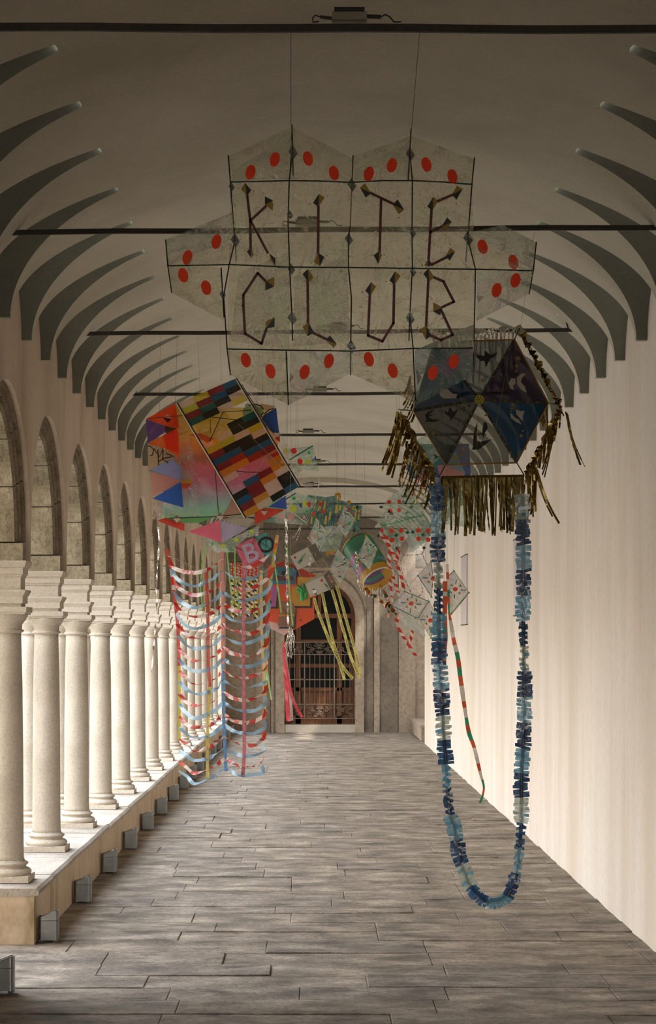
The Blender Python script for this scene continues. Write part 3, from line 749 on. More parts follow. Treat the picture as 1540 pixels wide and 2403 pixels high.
# ================================================================ the big lettered kite
K = thing('lettered_kite', P(823, 560, 7.0), 'large clear film kite lettered KITE CLUB with orange-red oval dots, nearest the camera', 'kite')
Y = 7.0
ID = lambda x, y: (x, y)
def spar(L, r=.0024, mat='spar', nm_='spar', kk=K, YY=Y): line(nm_, pts(ID, L, YY), r, M[mat], kk)
for L in ([(540, 427), (610, 426), (679, 424), (750, 425), (825, 428), (900, 424), (968, 424), (1040, 427), (1110, 433)], [(392, 624, .0), (540, 621), (680, 627), (822, 628), (968, 630), (1116, 632), (1252, 635, 0)], [(533, 819), (682, 822), (826, 824), (970, 818), (1110, 817)]): spar(L, .0026)
for L in ([(540, 427), (568, 427)], [(800, 427), (818, 428)], [(1070, 430), (1110, 433)], [(652, 627), (705, 627)], [(930, 630), (980, 630)], [(1216, 635), (1252, 635)], [(545, 820), (560, 820)], [(800, 824), (822, 824)]): spar([(a, b, -.003) for a, b in L], .003, 'spar_green', 'spar_tape')
for L in ([(536, 365, .10), (541, 430), (551, 560), (555, 612, .06)], [(553, 560), (538, 621), (525, 695), (533, 819), (541, 880, .08)], [(685, 292, -.12), (687, 355, -.1), (688, 412, -.08)], [(687, 355, -.1), (679, 424), (676, 520), (680, 627), (685, 740), (687, 800)], [(672, 825), (677, 950, -.12)],
          [(829, 365, .1), (822, 530), (818, 560), (818, 628), (825, 700), (823, 820), (823, 880, .08)], [(965, 302, -.12), (958, 424, -.06)], [(962, 355, -.1), (968, 424), (967, 550), (968, 630), (962, 740), (970, 818), (975, 940, -.12)], [(962, 740), (960, 800)],
          [(1114, 370, .1), (1108, 430), (1098, 560), (1093, 615, .05)], [(1098, 560), (1116, 632), (1115, 700), (1113, 780), (1112, 862, .08)], [(389, 563, .12), (394, 624), (403, 686, .12)], [(1259, 568, .12), (1252, 635), (1242, 690, .12)], [(519, 628, .04), (526, 745, .04)]): spar(L)
q = 0
def fs(a, b, c, d, mat, amp=.008, seed=0, nm_='film_panel'):
    global q
    q += 1; A_, B_, C_, D_ = pts(ID, [a, b, c, d], Y)
    return sheet(nm_, A_, B_, C_, D_, mat, K, 16, 16, amp, 11, seed=q*3.1)
fs((536, 367, .1), (684, 298, -.12), (679, 424), (541, 427), FA); fs((688, 298, -.12), (828, 372, .1), (825, 428), (679, 424), FA)
fs((830, 366, .1), (963, 320, -.12), (968, 424), (825, 428), FA); fs((966, 320, -.12), (1113, 372, .1), (1108, 432), (968, 424), FA)
cells = [((541, 427), (679, 424), (680, 626), (538, 621)), ((679, 424), (825, 428), (818, 628), (680, 627)), ((825, 428), (968, 424), (968, 630), (818, 628)), ((968, 424), (1108, 432), (1116, 632), (968, 630)),
         ((538, 621), (680, 627), (682, 822), (533, 819)), ((680, 627), (818, 628), (826, 824), (682, 822)), ((818, 628), (968, 630), (970, 818), (826, 824)), ((968, 630), (1116, 632), (1112, 817), (970, 818))]
for c in cells: fs(*c, FA, .006)
fs((389, 563, .12), (548, 497, .0), (551, 560), (394, 624), FB); fs((394, 624), (551, 560), (538, 621), (470, 624), FA)
fs((394, 624), (519, 628, .04), (526, 752, .04), (403, 687, .12), FA)
fs((1104, 545), (1180, 528, .05), (1259, 568, .12), (1252, 635), FB); fs((1098, 560), (1104, 545), (1252, 635), (1116, 632), FA)
fs((1120, 635), (1252, 635), (1242, 690, .12), (1118, 754, .04), FB)
fs((533, 822), (676, 824), (677, 950, -.12), (541, 880, .08), FA); fs((680, 824), (826, 826), (828, 874, .08), (679, 950, -.12), FB)
fs((826, 826), (970, 820), (973, 945, -.12), (826, 878, .08), FA); fs((974, 822, -.02), (1114, 760, .06), (1112, 880, .08), (975, 952, -.12), FV)
# rear film layer behind the upper wings and a slanting one across the letters
fs((545, 400, .22), (684, 318, .2), (684, 420, .2), (545, 424, .22), FB); fs((830, 400, .22), (962, 330, .2), (962, 420, .2), (830, 424, .22), FB)
fs((560, 640, .2), (680, 590, .2), (680, 820, .2), (540, 800, .2), FB, .01); fs((690, 650, .2), (815, 600, .2), (820, 800, .2), (690, 815, .2), FB, .01)
YF = -.016
for x, y, s_ in [(588, 404, 1), (645, 374, 1), (723, 372, -1), (784, 406, -1), (866, 408, 1), (920, 388, 1), (1001, 386, -1), (1062, 414, -1), (508, 567, 1), (440, 604, 1), (430, 646, -1), (484, 675, -1), (1133, 579, -1), (1205, 615, -1), (1210, 658, 1), (1166, 681, 1), (577, 845, -1), (635, 871, -1), (715, 873, 1), (772, 847, 1), (866, 843, -1), (922, 870, -1), (1016, 875, 1), (1065, 848, 1)]:
    dd = .09 if (x < 500 or x > 1150) else (-.085 if abs(x-684) < 60 or abs(x-965) < 60 else .05)
    if 330 < y < 420 or y > 830: dz = (-.1 if min(abs(x-684), abs(x-968)) < 70 else .03)
    else: dz = .03
    disc('oval_dot', ID, x, y, 11.6, 17.5, Y+dz+YF*2, ORANGE, K, ang=14*s_)
def sd(x0, y0, x1, y1, wpx, col, Yv, parent, nm_='stroke'):
    dx, dy = x1-x0, y1-y0; l = math.hypot(dx, dy); ux, uy = -dy/l*wpx/2, dx/l*wpx/2
    return flat(nm_, ID, [(x0+ux, y0+uy), (x1+ux, y1+uy), (x1-ux, y1-uy), (x0-ux, y0-uy)], Yv, paint(col, .5), parent)
def stroke(nm_, L, wpx=6.2, col='#5a1710'):
    m_ = MB()
    for (a, b) in zip(L, L[1:]):
        dx, dy = b[0]-a[0], b[1]-a[1]; l = math.hypot(dx, dy); ux, uy = -dy/l*wpx/2, dx/l*wpx/2; ex, ey = dx/l*wpx*.35, dy/l*wpx*.35
        m_.add(pts(ID, [(a[0]+ux-ex, a[1]+uy-ey), (b[0]+ux+ex, b[1]+uy+ey), (b[0]-ux+ex, b[1]-uy+ey), (a[0]-ux-ex, a[1]-uy-ey)], Y+YF), [(0, 1, 2, 3)])
        YY_ = 0
    return m_.build('letter_stroke', paint(col, .5), K, label='dark red letter '+nm_)
stroke('K', [(578.7, 445), (587.5, 518), (588.4, 594)]); stroke('K upper arm', [(587.5, 518), (628.4, 480)]); stroke('K leg', [(590, 521), (628.4, 593)], 5.5)
stroke('I', [(747.6, 469), (746.7, 594)])
stroke('T bar', [(867, 451.5), (928, 480.6)]); stroke('T stem', [(894.6, 468), (891, 599.6)])
stroke('E stem', [(1013.6, 483.6), (1006, 611.8)]); stroke('E top arm', [(1020, 475), (1065.5, 456)]); stroke('E middle arm', [(1010.6, 544.7), (1044, 528)]); stroke('E bottom arm', [(1013.6, 621), (1056.4, 599.6)])
stroke('C', [(625.5, 661.6), (605, 641), (571.4, 692), (571.4, 717), (575.2, 782.8), (613.8, 806), (627, 766.8)])
stroke('L stem', [(722, 647), (723.3, 772.6)]); stroke('L foot', [(735, 781), (784.7, 804.7)])
stroke('U', [(868.7, 679), (864, 787.3), (897.7, 801), (923.6, 758.3), (925.7, 651.5)])
stroke('B stem', [(1006, 648.4), (1000, 773.6)]); stroke('B bowls', [(1013.6, 648.4), (1041, 660.6), (1065.5, 708), (1033.5, 723), (1062.5, 785.8), (1035, 798), (1007.5, 785.8)])
T_ = '#31443c'
for A, B, k_, g in [((668, 542), (684, 650), (717, 605), (637, 592)), ((828, 722), (892, 685), (827, 652), (893, 768)), ((716, 1070), (716, 1145), (682, 1095), (742, 1122)), ((862, 1110), (912, 1215), (912, 1150), (870, 1165)), ((1262, 632), (1258, 738), (1215, 705), (1307, 662)), ((1255, 1105), (1270, 1215), (1305, 1140), (1220, 1180)), ((832, 1330), (903, 1378), (832, 1408), (903, 1300)), ((835, 1715), (905, 1622), (905, 1702), (833, 1658)), ((1173, 1237), (1178, 1345), (1130, 1275), (1220, 1305)), ((1180, 1668), (1172, 1778), (1220, 1745), (1128, 1698)), ((1315, 1805), (1405, 1840), (1352, 1770), (1380, 1870))]:
    rhomb(CK, A, B, k_, g, Y+YF*1.4, K)
    cx_, cy_ = (k_[0]+g[0])/2, (k_[1]+g[1])/2
    for pnt in (k_, g): disc('tiny_dot', CK, cx_+(pnt[0]-cx_)*1.5, cy_+(pnt[1]-cy_)*1.5, 5, 6, Y+YF*1.4, paint('#c4601c', .5), K, n=8)
for A, B, k_, g in [((148, 558), (232, 600), (192, 636), (185, 523)), ((400, 690), (488, 728), (437, 648), (445, 760)), ((295, 1045), (290, 1145), (252, 1078), (318, 1075)), ((712, 628), (705, 738), (665, 703), (747, 660)), ((853, 610), (935, 572), (890, 652), (897, 540)), ((775, 857), (853, 822), (818, 787), (808, 893)), ((805, 1085), (880, 1048), (838, 1120), (842, 1022)), ((672, 1105), (668, 1165), (705, 1150), (642, 1155)), ((233, 1283), (228, 1390), (188, 1352), (272, 1318)), ((418, 1200), (414, 1308), (374, 1272), (458, 1235)), ((676, 1178), (680, 1285), (635, 1220), (718, 1245)), ((710, 1510), (782, 1480), (765, 1540), (712, 1440)), ((660, 1620), (655, 1728), (693, 1695), (612, 1645))]:
    rhomb(CK2, A, B, k_, g, Y+YF*1.4, K)
    cx_, cy_ = (k_[0]+g[0])/2, (k_[1]+g[1])/2
    for pnt in (k_, g): disc('tiny_dot', CK2, cx_+(pnt[0]-cx_)*1.5, cy_+(pnt[1]-cy_)*1.5, 5, 6, Y+YF*1.4, paint('#c4601c', .5), K, n=8)
CT_ = tissue('#3c4a44', .45)
for x, y, s_ in ((687, 355, 12), (962, 360, 12), (818, 560, 11), (825, 432, 12), (1098, 558, 13), (962, 745, 12), (685, 745, 12), (551, 562, 12), (824, 812, 12), (968, 545, 9), (543, 437, 8), (680, 503, 8), (683, 630, 10), (522, 690, 9), (973, 938, 9), (969, 636, 9)):
    dy_ = -.1 if y < 380 else (-.1 if y > 930 else 0)
    flat('reinforcing_patch', ID, [(x, y-s_*1.3, dy_-.006), (x+s_, y+s_*.4, dy_-.006), (x+s_*.2, y+s_*1.5, dy_-.006), (x-s_*.8, y, dy_-.006)], Y, CT_, K)
for L in ([(1108, 806), (1113, 786), (1112, 830)], [(1120, 692), (1122, 712), (1136, 696)], [(977, 865), (990, 886), (980, 905)], [(680, 875), (690, 884), (680, 897)], [(1246, 640), (1252, 622), (1250, 652)]): flat('cream_patch', ID, [(a, b, .02) for a, b in L], Y, M['cream'], K)
for xx, yy in ((683, 292), (981, 305)):
    p = P(xx if xx < 900 else 966, yy, Y-.12); top = Vector((px(xx+ (0 if xx < 900 else 4), 6.93), 6.93, ZR-.013)); line('hanging_line', [p, (p+top)/2, top], .0009, M['string'], K)
line('hanging_line', pts(ID, [(685, 296, -.12), (680, 424), (676, 520)], Y), .0012, M['spar'], K)

# ================================================================ the checkered kite over the striped tail net
Y = 13.55
K = thing('checkered_kite', P(520, 1060, Y), 'large colourful kite with checkered tilted cell and triangle-edged crumpled film, left side', 'kite')
def tri(L, col, dy=0, nm_='panel', tr=.15, fn=CL, **k): return flat(nm_, fn, [(p[0], p[1], dy) if len(p) < 3 else p for p in L], Y, tissue(col, tr, .025), K, **k)
# rear square sail: horizontal colour bands that grade into one another
def grad_mat():
    m, nt, out = nm('graded_print_film'); L = nt.links.new
    t = nd(nt, 'TexCoord'); s_ = nd(nt, 'SeparateXYZ'); L(t.outputs['UV'], s_.inputs[0])
    n = tex(nt, 5, det=2); ad = nd(nt, 'Math', operation='MULTIPLY_ADD'); ad.inputs[1].default_value = .10; L(n.outputs[0], ad.inputs[0]); L(s_.outputs['Y'], ad.inputs[2])
    c = ramp(nt, ad.outputs[0], [(.06, lin('#7fc98a')), (.16, lin('#8fcab6')), (.25, lin('#a5a5ad')), (.36, lin('#c2607f')), (.52, lin('#d85864')), (.60, lin('#b05626')), (.72, lin('#ee8418')), (.86, lin('#f0c624')), (.98, lin('#ecca70'))]).outputs[0]
    d = nd(nt, 'BsdfDiffuse'); q_ = nd(nt, 'BsdfTranslucent'); L(c, d.inputs[0]); L(c, q_.inputs[0]); a = nd(nt, 'MixShader'); a.inputs[0].default_value = .45; L(d.outputs[0], a.inputs[1]); L(q_.outputs[0], a.inputs[2])
    g = nd(nt, 'BsdfGlossy'); g.inputs['Roughness'].default_value = .2; bp = nd(nt, 'Bump'); bp.inputs['Distance'].default_value = .02; n2 = tex(nt, 16, det=5); L(n2.outputs[0], bp.inputs['Height']); L(bp.outputs[0], g.inputs['Normal'])
    b = nd(nt, 'MixShader'); b.inputs[0].default_value = .16; L(a.outputs[0], b.inputs[1]); L(g.outputs[0], b.inputs[2])
    tr = nd(nt, 'BsdfTransparent'); L(c, tr.inputs[0]); e = nd(nt, 'MixShader'); e.inputs[0].default_value = .12; L(b.outputs[0], e.inputs[1]); L(tr.outputs[0], e.inputs[2]); L(e.outputs[0], out.inputs[0]); return m
GM = grad_mat()
A, B, Cc, D = pts(CL, [(250, 345, .1), (1130, 345, .16), (1200, 1230, .16), (170, 1300, .1)], Y)
nu = nv = 26; vv = []; uv = []
for j in range(nv+1):
    for i in range(nu+1):
        u, w_ = i/nu, j/nv; p = (A*(1-u)+B*u)*(1-w_)+(D*(1-u)+Cc*u)*w_; p.y += .025*noise.noise(Vector((p.x*9, p.z*9, 0))); vv.append(p); uv.append((u, 1-w_))
new('printed_sail', vv, [(j*(nu+1)+i, j*(nu+1)+i+1, (j+1)*(nu+1)+i+1, (j+1)*(nu+1)+i) for j in range(nv) for i in range(nu)], GM, K, smooth=True, uvs=uv)
A, B, Cc, D = pts(CL, [(70, 640, .06), (420, 520, .08), (500, 1290, .08), (100, 1290, .06)], Y)
FCL = film('crumpled_clear_film', ['#e6d8cf', '#dcc6c0', '#e9e2d6', '#dcd3d8'], base=.14, crease=.7, tint=(.97, .95, .93), scale=8, rough=.1)
sheet('clear_wrap', A, B, Cc, D, FCL, K, 24, 30, .02, 16, seed=4)
tri([(45, 440), (290, 312), (325, 520), (205, 500)], '#ff4c18', .02); tri([(200, 425), (225, 400), (262, 438)], '#e0cfc2', .01, 'corner_patch'); tri([(185, 430), (260, 440), (230, 475)], '#4a1a12', .012, 'corner_patch')
tri([(290, 312), (330, 345), (300, 370)], '#d89a2a', .015)
tri([(45, 442), (205, 500), (245, 530), (60, 645)], '#6c4488', .015); tri([(205, 500), (305, 520), (240, 570), (210, 560)], '#5a2c20', .012); tri([(60, 645), (200, 575), (320, 540), (330, 770), (230, 700)], '#ff7418', .01); tri([(190, 580), (305, 520), (320, 730), (215, 690)], '#ff4010', .004, tr=.05)
tri([(60, 650), (180, 690), (290, 745), (290, 790), (65, 880)], '#cdb089', .02, tr=.1)
def scr(L, w_=4, fn=CL, dy=0, col='#15130f', nm_='drawn_line'): line(nm_, pts(fn, [(a, b, dy) for a, b in L], Y), w_*.0004, paint(col, .5), K, 4)
for L in ([(60, 668), (85, 672), (110, 700), (100, 745), (80, 750)], [(110, 690), (160, 760), (190, 690)], [(145, 700), (150, 830)], [(190, 700), (185, 780), (230, 810)], [(150, 800), (200, 770), (260, 760)], [(215, 730), (250, 745), (285, 760)]): scr(L, 9, dy=.004)
tri([(75, 870), (265, 775), (345, 860), (335, 960)], '#a3b0e6', .01); tri([(265, 775), (345, 830), (430, 950), (430, 985), (345, 1010), (335, 930)], '#b7a99b', .014); tri([(335, 965), (432, 940), (430, 990), (345, 1000)], '#d6a02a', -.004); tri([(340, 985), (430, 985), (400, 1022), (345, 1030)], '#d9532c', -.008)
tri([(78, 880), (335, 960), (340, 985), (100, 1090)], '#dfa295', .012); tri([(100, 1110), (340, 968), (360, 1185)], '#2c68cc', -.004, tr=.04)
tri([(140, 1296), (205, 1272), (370, 1320), (370, 1385)], '#d8341a', -.01); tri([(205, 1272), (620, 1262), (500, 1315), (250, 1315)], '#6fae68', -.006)
tri([(400, 1388), (665, 1290), (684, 1480)], '#ec6c88', -.02, tr=.05); tri([(668, 1296), (905, 1358), (686, 1482)], '#b3a9c4', -.016, tr=.05)
tri([(662, 1286), (850, 1245), (960, 1290), (900, 1355)], '#cdbfae', 0, tr=.5)
tri([(960, 1222), (1040, 1185), (1215, 1205), (960, 1330)], '#d83a1a', -.012, tr=.05); tri([(1075, 1180), (1220, 1085), (1228, 1200)], '#3f5fc0', .0, tr=.05)
tri([(740, 1170), (770, 1095), (850, 1235), (670, 1280)], '#d69083', .02, tr=.3)
tri([(1000, 470), (1035, 410), (1140, 345), (1165, 560), (1110, 555)], '#2b53a8', .02, tr=.03); tri([(1110, 555), (1165, 560), (1168, 610), (1120, 580)], '#e2d2c6', .015); tri([(1130, 600), (1170, 585), (1172, 640)], '#cf2d1a', .012)
tri([(980, 330), (1020, 312), (1140, 335), (1060, 370)], '#cdb089', .025); disc('face_patch', CL, 945, 385, 88, 70, Y+.03, tissue('#7fa868', .2), K)
for L in ([(880, 330), (900, 315), (930, 335), (960, 315), (1010, 330), (1035, 360)], [(1040, 400), (1080, 365), (1120, 352)], [(1010, 410), (1035, 385)]): scr(L, 9, dy=.0)
tri([(1085, 765), (1190, 790), (1100, 850)], '#8c95c0', .03); tri([(1080, 750), (1160, 705), (1192, 788)], '#cf2d1a', .028)
disc('sun_disc', CL, 600, 470, 155, 130, Y+.045, tissue('#f0d02c', .12), K, n=28); disc('sun_disc', CL, 330, 470, 110, 110, Y+.05, tissue('#f0c62c', .2), K, n=28)
tri([(400, 570), (500, 560), (620, 610), (560, 640), (480, 600)], '#e06a2a', .03)
# tilted checkered cell: two upright faces of a box, 4 x 18 checks, joined by four bands
PAL = {'k': '#1c1c1a', 'b': '#245f86', 't': '#1f6560', 'r': '#8e262a', 'R': '#bb2c1c', 'o': '#f09a1c', 's': '#f2d6be', 'y': '#e6cc2c', 'g': '#cdd640'}
rowsP = ['syrb', 'grbk', 'rtks', 'tksy', None, None, None, '.kt.', '.sk.', 'ygsk', 'rkks', 'rkkk', 'bbbb', 'brRr', 'oo..', 's...', 'rrok', 'roos', 'bros', 'krok', 'brok']
rowsP = ['syrb', 'grbk', 'rtks', 'tksy', '....', '....', '..kt', '.sgk', 'yysy', 'rkks', 'bbkk', 'kbtb', 'RRRr', 'oo..', 'ss..', '.bro', 'kros', 'broK', 'rosk', 'osKb', ]
rowsP = ['syrb', 'grbk', 'rtks', 'tksy', '....', '....', '..kt', '.skk', 'ygsy', 'rkks', 'bbkk', 'rrbb', 'ooRr', 's...', '...o', '..ro', 'bros', 'kros'[::-1], 'roks', 'osbk']
rowsP = ['syrb', 'grbk', 'rtks', 'tksy', '....', '....', '..kt', '.skk', 'ygsy', 'rkks', 'bbkk', 'rRbb', 'ooRr', 's...', '...o', '.bro', 'kros', 'brsk', 'ros k'.replace(' ', ''), 'oskb']
TL, TR, BR, BL = [Vector(v_) for v_ in pts(CL, [(310, 310, -.10), (805, 98, -.02), (1340, 1005, -.06), (885, 1275, -.16)], Y)]
NR = len(rowsP)
def cellpt(u, w_): return (TL*(1-u)+TR*u)*(1-w_)+(BL*(1-u)+BR*u)*w_
for j, r_ in enumerate(rowsP):
    for i, ch in enumerate(r_[:4]):
        if ch == '.': continue
        g_ = .0; e_ = Vector((0, .004*((i+j) % 2), 0))
        v4 = [cellpt(i/4, j/NR)+e_, cellpt((i+1)/4, j/NR)+e_, cellpt((i+1)/4, (j+1)/NR)+e_, cellpt(i/4, (j+1)/NR)+e_]
        new('check', v4, [(0, 1, 2, 3)], tissue(PAL.get(ch, PAL['k']), .06 if ch in 'kbrt' else .28, .05), K)
# clear side faces of the cell, and its spars
off = Vector((.10, .16, -.02))
sheet('cell_side', TR, TR+off, BR+off, BR, FCL, K, 4, 20, .006, 14); sheet('cell_side', TL, TL+Vector((.02, .14, 0)), BL+Vector((.02, .14, 0)), BL, FCL, K, 4, 20, .006, 14)
for a_, b_ in ((TL, BL), (TR, BR)): line('spar', [a_, (a_+b_)/2, b_], .0055, M['spar'], K); line('edge_tape', [a_+Vector((-.008, -.006, 0)), b_+Vector((-.008, -.006, 0))], .004, M['cream'], K)
def sparz(L, r=.003, mat='spar', dy=-.02): line('spar', pts(CL, [(a, b, dy) for a, b in L], Y), r, M[mat], K)
sparz([(60, 437), (380, 412)], .0022); sparz([(470, 410), (640, 430), (980, 470)], .003); sparz([(640, 390), (760, 378), (930, 368)], .0026); sparz([(840, 150), (690, 390), (580, 630)], .003); sparz([(640, 855), (880, 888), (1275, 893)], .003); sparz([(1045, 770), (830, 1130)], .002, 'string_light'); sparz([(625, 860), (640, 1050), (655, 1230)], .0035, dy=.02); sparz([(240, 1275), (640, 1262), (850, 1240)], .0035, dy=-.01); sparz([(585, 440), (590, 560)], .002); sparz([(850, 150), (1010, 410), (1120, 560)], .003, dy=.0)
for L in ([(430, 850), (660, 1225)], [(770, 990), (665, 1225)], [(820, 480), (1240, 900)]): sparz(L, .0008, 'string_light', -.12)
for x, y in ((305, 1285), (668, 1265), (1040, 1225)): flat('corner_patch', CL, [(x-30, y-8, -.03), (x+30, y-8, -.03), (x, y+28, -.03)], Y, M['cream'], K); flat('corner_patch', CL, [(x-24, y-10, -.03), (x+24, y-10, -.03), (x, y-38, -.03)], Y, tissue('#8f1f16', .1), K)
tp = P(*CL(290, 312), Y+.05); line('hanging_line', [tp, Vector((tp.x+.01, rodY(2), ZR-.013))], .0008, M['string'], K)
tp = P(*CL(1120, 345), Y+.05); line('hanging_line', [tp, Vector((tp.x, rodY(2), ZR-.013))], .0008, M['string'], K)
# ---- its long ribbon net
N_ = thing('ribbon_net', P(*CT(700, 1200), 13.4), 'long hanging net of light blue and red-and-white ribbon swags under the checkered kite', 'kite tail')
YN = 13.4
def rz(n_, L, wd, cols, seg=None, **k): return ribbon(n_, pts(CT, L, YN), wd, [tissue(c, .12, .1) for c in cols], N_, seg=seg, **k)
V1 = [(195, 185, -.02), (235, 345, -.02), (262, 560, -.02), (300, 900, -.02), (312, 1250, -.02), (315, 1600, -.02), (312, 1930, -.02)]
V2 = [(555, 395, -.24), (570, 700, -.24), (575, 1000, -.24), (578, 1250, -.24), (590, 1440, -.24), (575, 1750, -.24), (568, 2020, -.24), (572, 2280, -.24)]
V3 = [(705, 208, .1), (710, 700, .1), (710, 1170, .1), (712, 1500, .1), (722, 1850, .1), (740, 2210, .1)]
V4 = [(900, 368, -.22), (898, 900, -.22), (900, 1450, -.22), (905, 2000, -.22), (890, 2262, -.22)]
V5 = [(1205, 60, .05), (1165, 330, .05), (1125, 640, .05), (1108, 1100, .05), (1095, 1500, .05), (1080, 1900, .05)]
stripe = lambda n_: (lambda t: int(t*n_) % 2)
rz('upright_ribbon', V1, .022, ['#d8321f', '#ecdcd2', '#d9c94a'], lambda t: (int(t*26) % 2 if t < .28 else (0 if t < .60 else 2)), wob=.6)
rz('upright_ribbon', V2, .022, ['#dc4318', '#dcc956'], [(.56, 0), (1, 1)], wob=.5, seed=2)
rz('upright_ribbon', V3, .023, ['#d6806c', '#2f7db4'], [(.5, 0), (1, 1)], seed=5)
rz('upright_ribbon', V4, .024, ['#cf5068', '#7d1f45'], [(.97, 0), (1, 1)], seed=6)
rz('upright_ribbon', V5, .023, ['#dfae3c', '#c9d06a', '#cf4a30'], lambda t: (0, 0, 1, 0, 1, 2)[int(t*12) % 6], wob=.5, seed=7)
def atY(V, y):
    for a, b in zip(V, V[1:]):
        if a[1] <= y <= b[1] or b is V[-1] or (a is V[0] and y < a[1]):
            t = (y-a[1])/(b[1]-a[1]); return (a[0]+(b[0]-a[0])*t, y, a[2])
random.seed(11)
def swag(y0_, kind, i):
    g = y0_/2200
    a = atY(V1, y0_-35+60*g); d5y = y0_-190+150*g if kind else y0_-150+150*g
    b2_ = atY(V2, y0_+95); c_ = atY(V3, y0_); d_ = atY(V4, y0_+68); e_ = atY(V5, d5y)
    L = [a, (a[0]+62+random.uniform(-10, 15), y0_+75+random.uniform(-15, 10), -.10), (b2_[0]-120, y0_+118+random.uniform(-10, 20), -.2), b2_, (b2_[0]+70, y0_+60, -.08), c_, (c_[0]+80, y0_+45, -.08), d_, (d_[0]+95, y0_+62+random.uniform(-20, 10), -.14), ((d_[0]+e_[0])/2+85, (y0_+d5y)/2+40, -.02), (e_[0]+8, d5y+20, .02), (e_[0]-6, d5y-25, .05)]
    if i > 20: L = L[:-1]
    if kind == 0: rz('swag_ribbon', L, .026, ['#9cc3dc'], twist=random.choice((-.5, .5, 0, 0)), tw0=random.uniform(-.4, .4), wob=2.0, seed=i, n=8)
    else: rz('swag_ribbon', L, .026, ['#d23325', '#ead9cf'], stripe(15), twist=random.choice((-.5, .5, 0)), tw0=random.uniform(-.4, .4), wob=2.2, seed=i, n=9, diag=.9)
for i, y_ in enumerate((390, 590, 785, 980, 1190, 1390, 1590, 1795, 2000, 2185)): swag(y_, 0, i)
for i, y_ in enumerate((285, 490, 690, 880, 1090, 1295, 1495, 1700, 1900, 2100)): swag(y_, 1, 30+i)
for L in ([(116, -30, .1), (195, 185, -.02)], [(1240, -90, .12), (1205, 60, .05)], [(700, 90, .1), (705, 208, .1)], [(705, 300, .1), (900, 370, -.22)], [(705, 260, .1), (555, 398, -.24)], [(300, 0), (420, 520, -.1)], [(240, 260, -.02), (555, 398, -.24)]): line('string', pts(CT, L, YN), .0009, M['string_light'], N_)
# ---- silver and neon streamers near it
def strm(nm_, fn, L, Yv, wd, mats, label, cat='streamer', grp=None, rod=2, **k):
    p_ = pts(fn, L, Yv); t = thing(nm_, p_[0], label, cat, grp); ribbon('strip', p_, wd, mats, t, **k)
    q_ = p_[0]; line('hanging_line', [q_+Vector((0, 0, -.004)), Vector((q_.x+.01, rodY(rod), ZR-.013))], .0006, M['string'], t, 4); return t
strm('tinsel_strand', CT, [(120, -20), (128, 150), (105, 500), (110, 660), (95, 900), (75, 1150), (60, 1310)], 13.6, .015, [M['silver']], 'silver tinsel strand hanging left of the ribbon net', wob=5, n=14)
strm('tinsel_strand', CE2, [(20, -600), (25, 0), (28, 600), (40, 1200), (55, 1650), (70, 2200)], 13.2, .022, [M['silver']], 'bright silver tinsel strand hanging in front of the orange kite', wob=5, n=16)
tt = thing('tinsel_tassel', P(682, 1470, 13.2), 'silver tinsel tassel in front of the upper door panes', 'tassel')
random.seed(5)
for i in range(13):
    x = 675+i*1.3; ribbon('tinsel_strip', pts(ID, [(681, 1468), (x, 1490, random.uniform(-.05, .05)), (x-3+random.uniform(-4, 5), 1515, random.uniform(-.05, .05)), (x-2+random.uniform(-3, 5), 1538+random.uniform(-6, 8))], 13.2), .006, [M['silver']], tt, wob=4, seed=i)
for L, c_, lb in (([(560, 165), (530, 260), (515, 420), (510, 560), (525, 740)], '#7cc25a', 'green plastic streamer crossing the arches left of the pink kite'), ([(745, 170), (765, 400), (800, 700)], '#8cd060', 'green plastic streamer just right of the peach ribbon of the net'), ([(820, 170), (825, 450), (870, 800)], '#7cc25a', 'green plastic streamer in front of the checked banner'), ([(1050, 380), (1055, 800), (1085, 1580)], '#e6a872', 'peach plastic streamer at the right side of the ribbon net'), ([(1065, 380), (1068, 900), (1105, 1580)], '#bfe08a', 'pale green plastic streamer at the right side of the ribbon net'), ([(1180, 320), (1205, 500), (1240, 770)], '#8fcf6c', 'left green streamer in front of the orange kite'), ([(1290, 60), (1310, 500), (1345, 880)], '#8fcf6c', 'right green streamer in front of the orange kite'), ([(1095, 1180), (1110, 1280), (1150, 1560)], '#b9e38a', 'short pale green streamer tip left of the doorway')):
    strm('plastic_streamer', CT, L, 15.0, .013, [tissue(c_, .1)], lb, wob=1.5)
tq = P(681, 1468, 13.2); line('hanging_line', [tq, Vector((tq.x, rodY(2), ZR-.013))], .0009, M['string_light'], tt, 4)
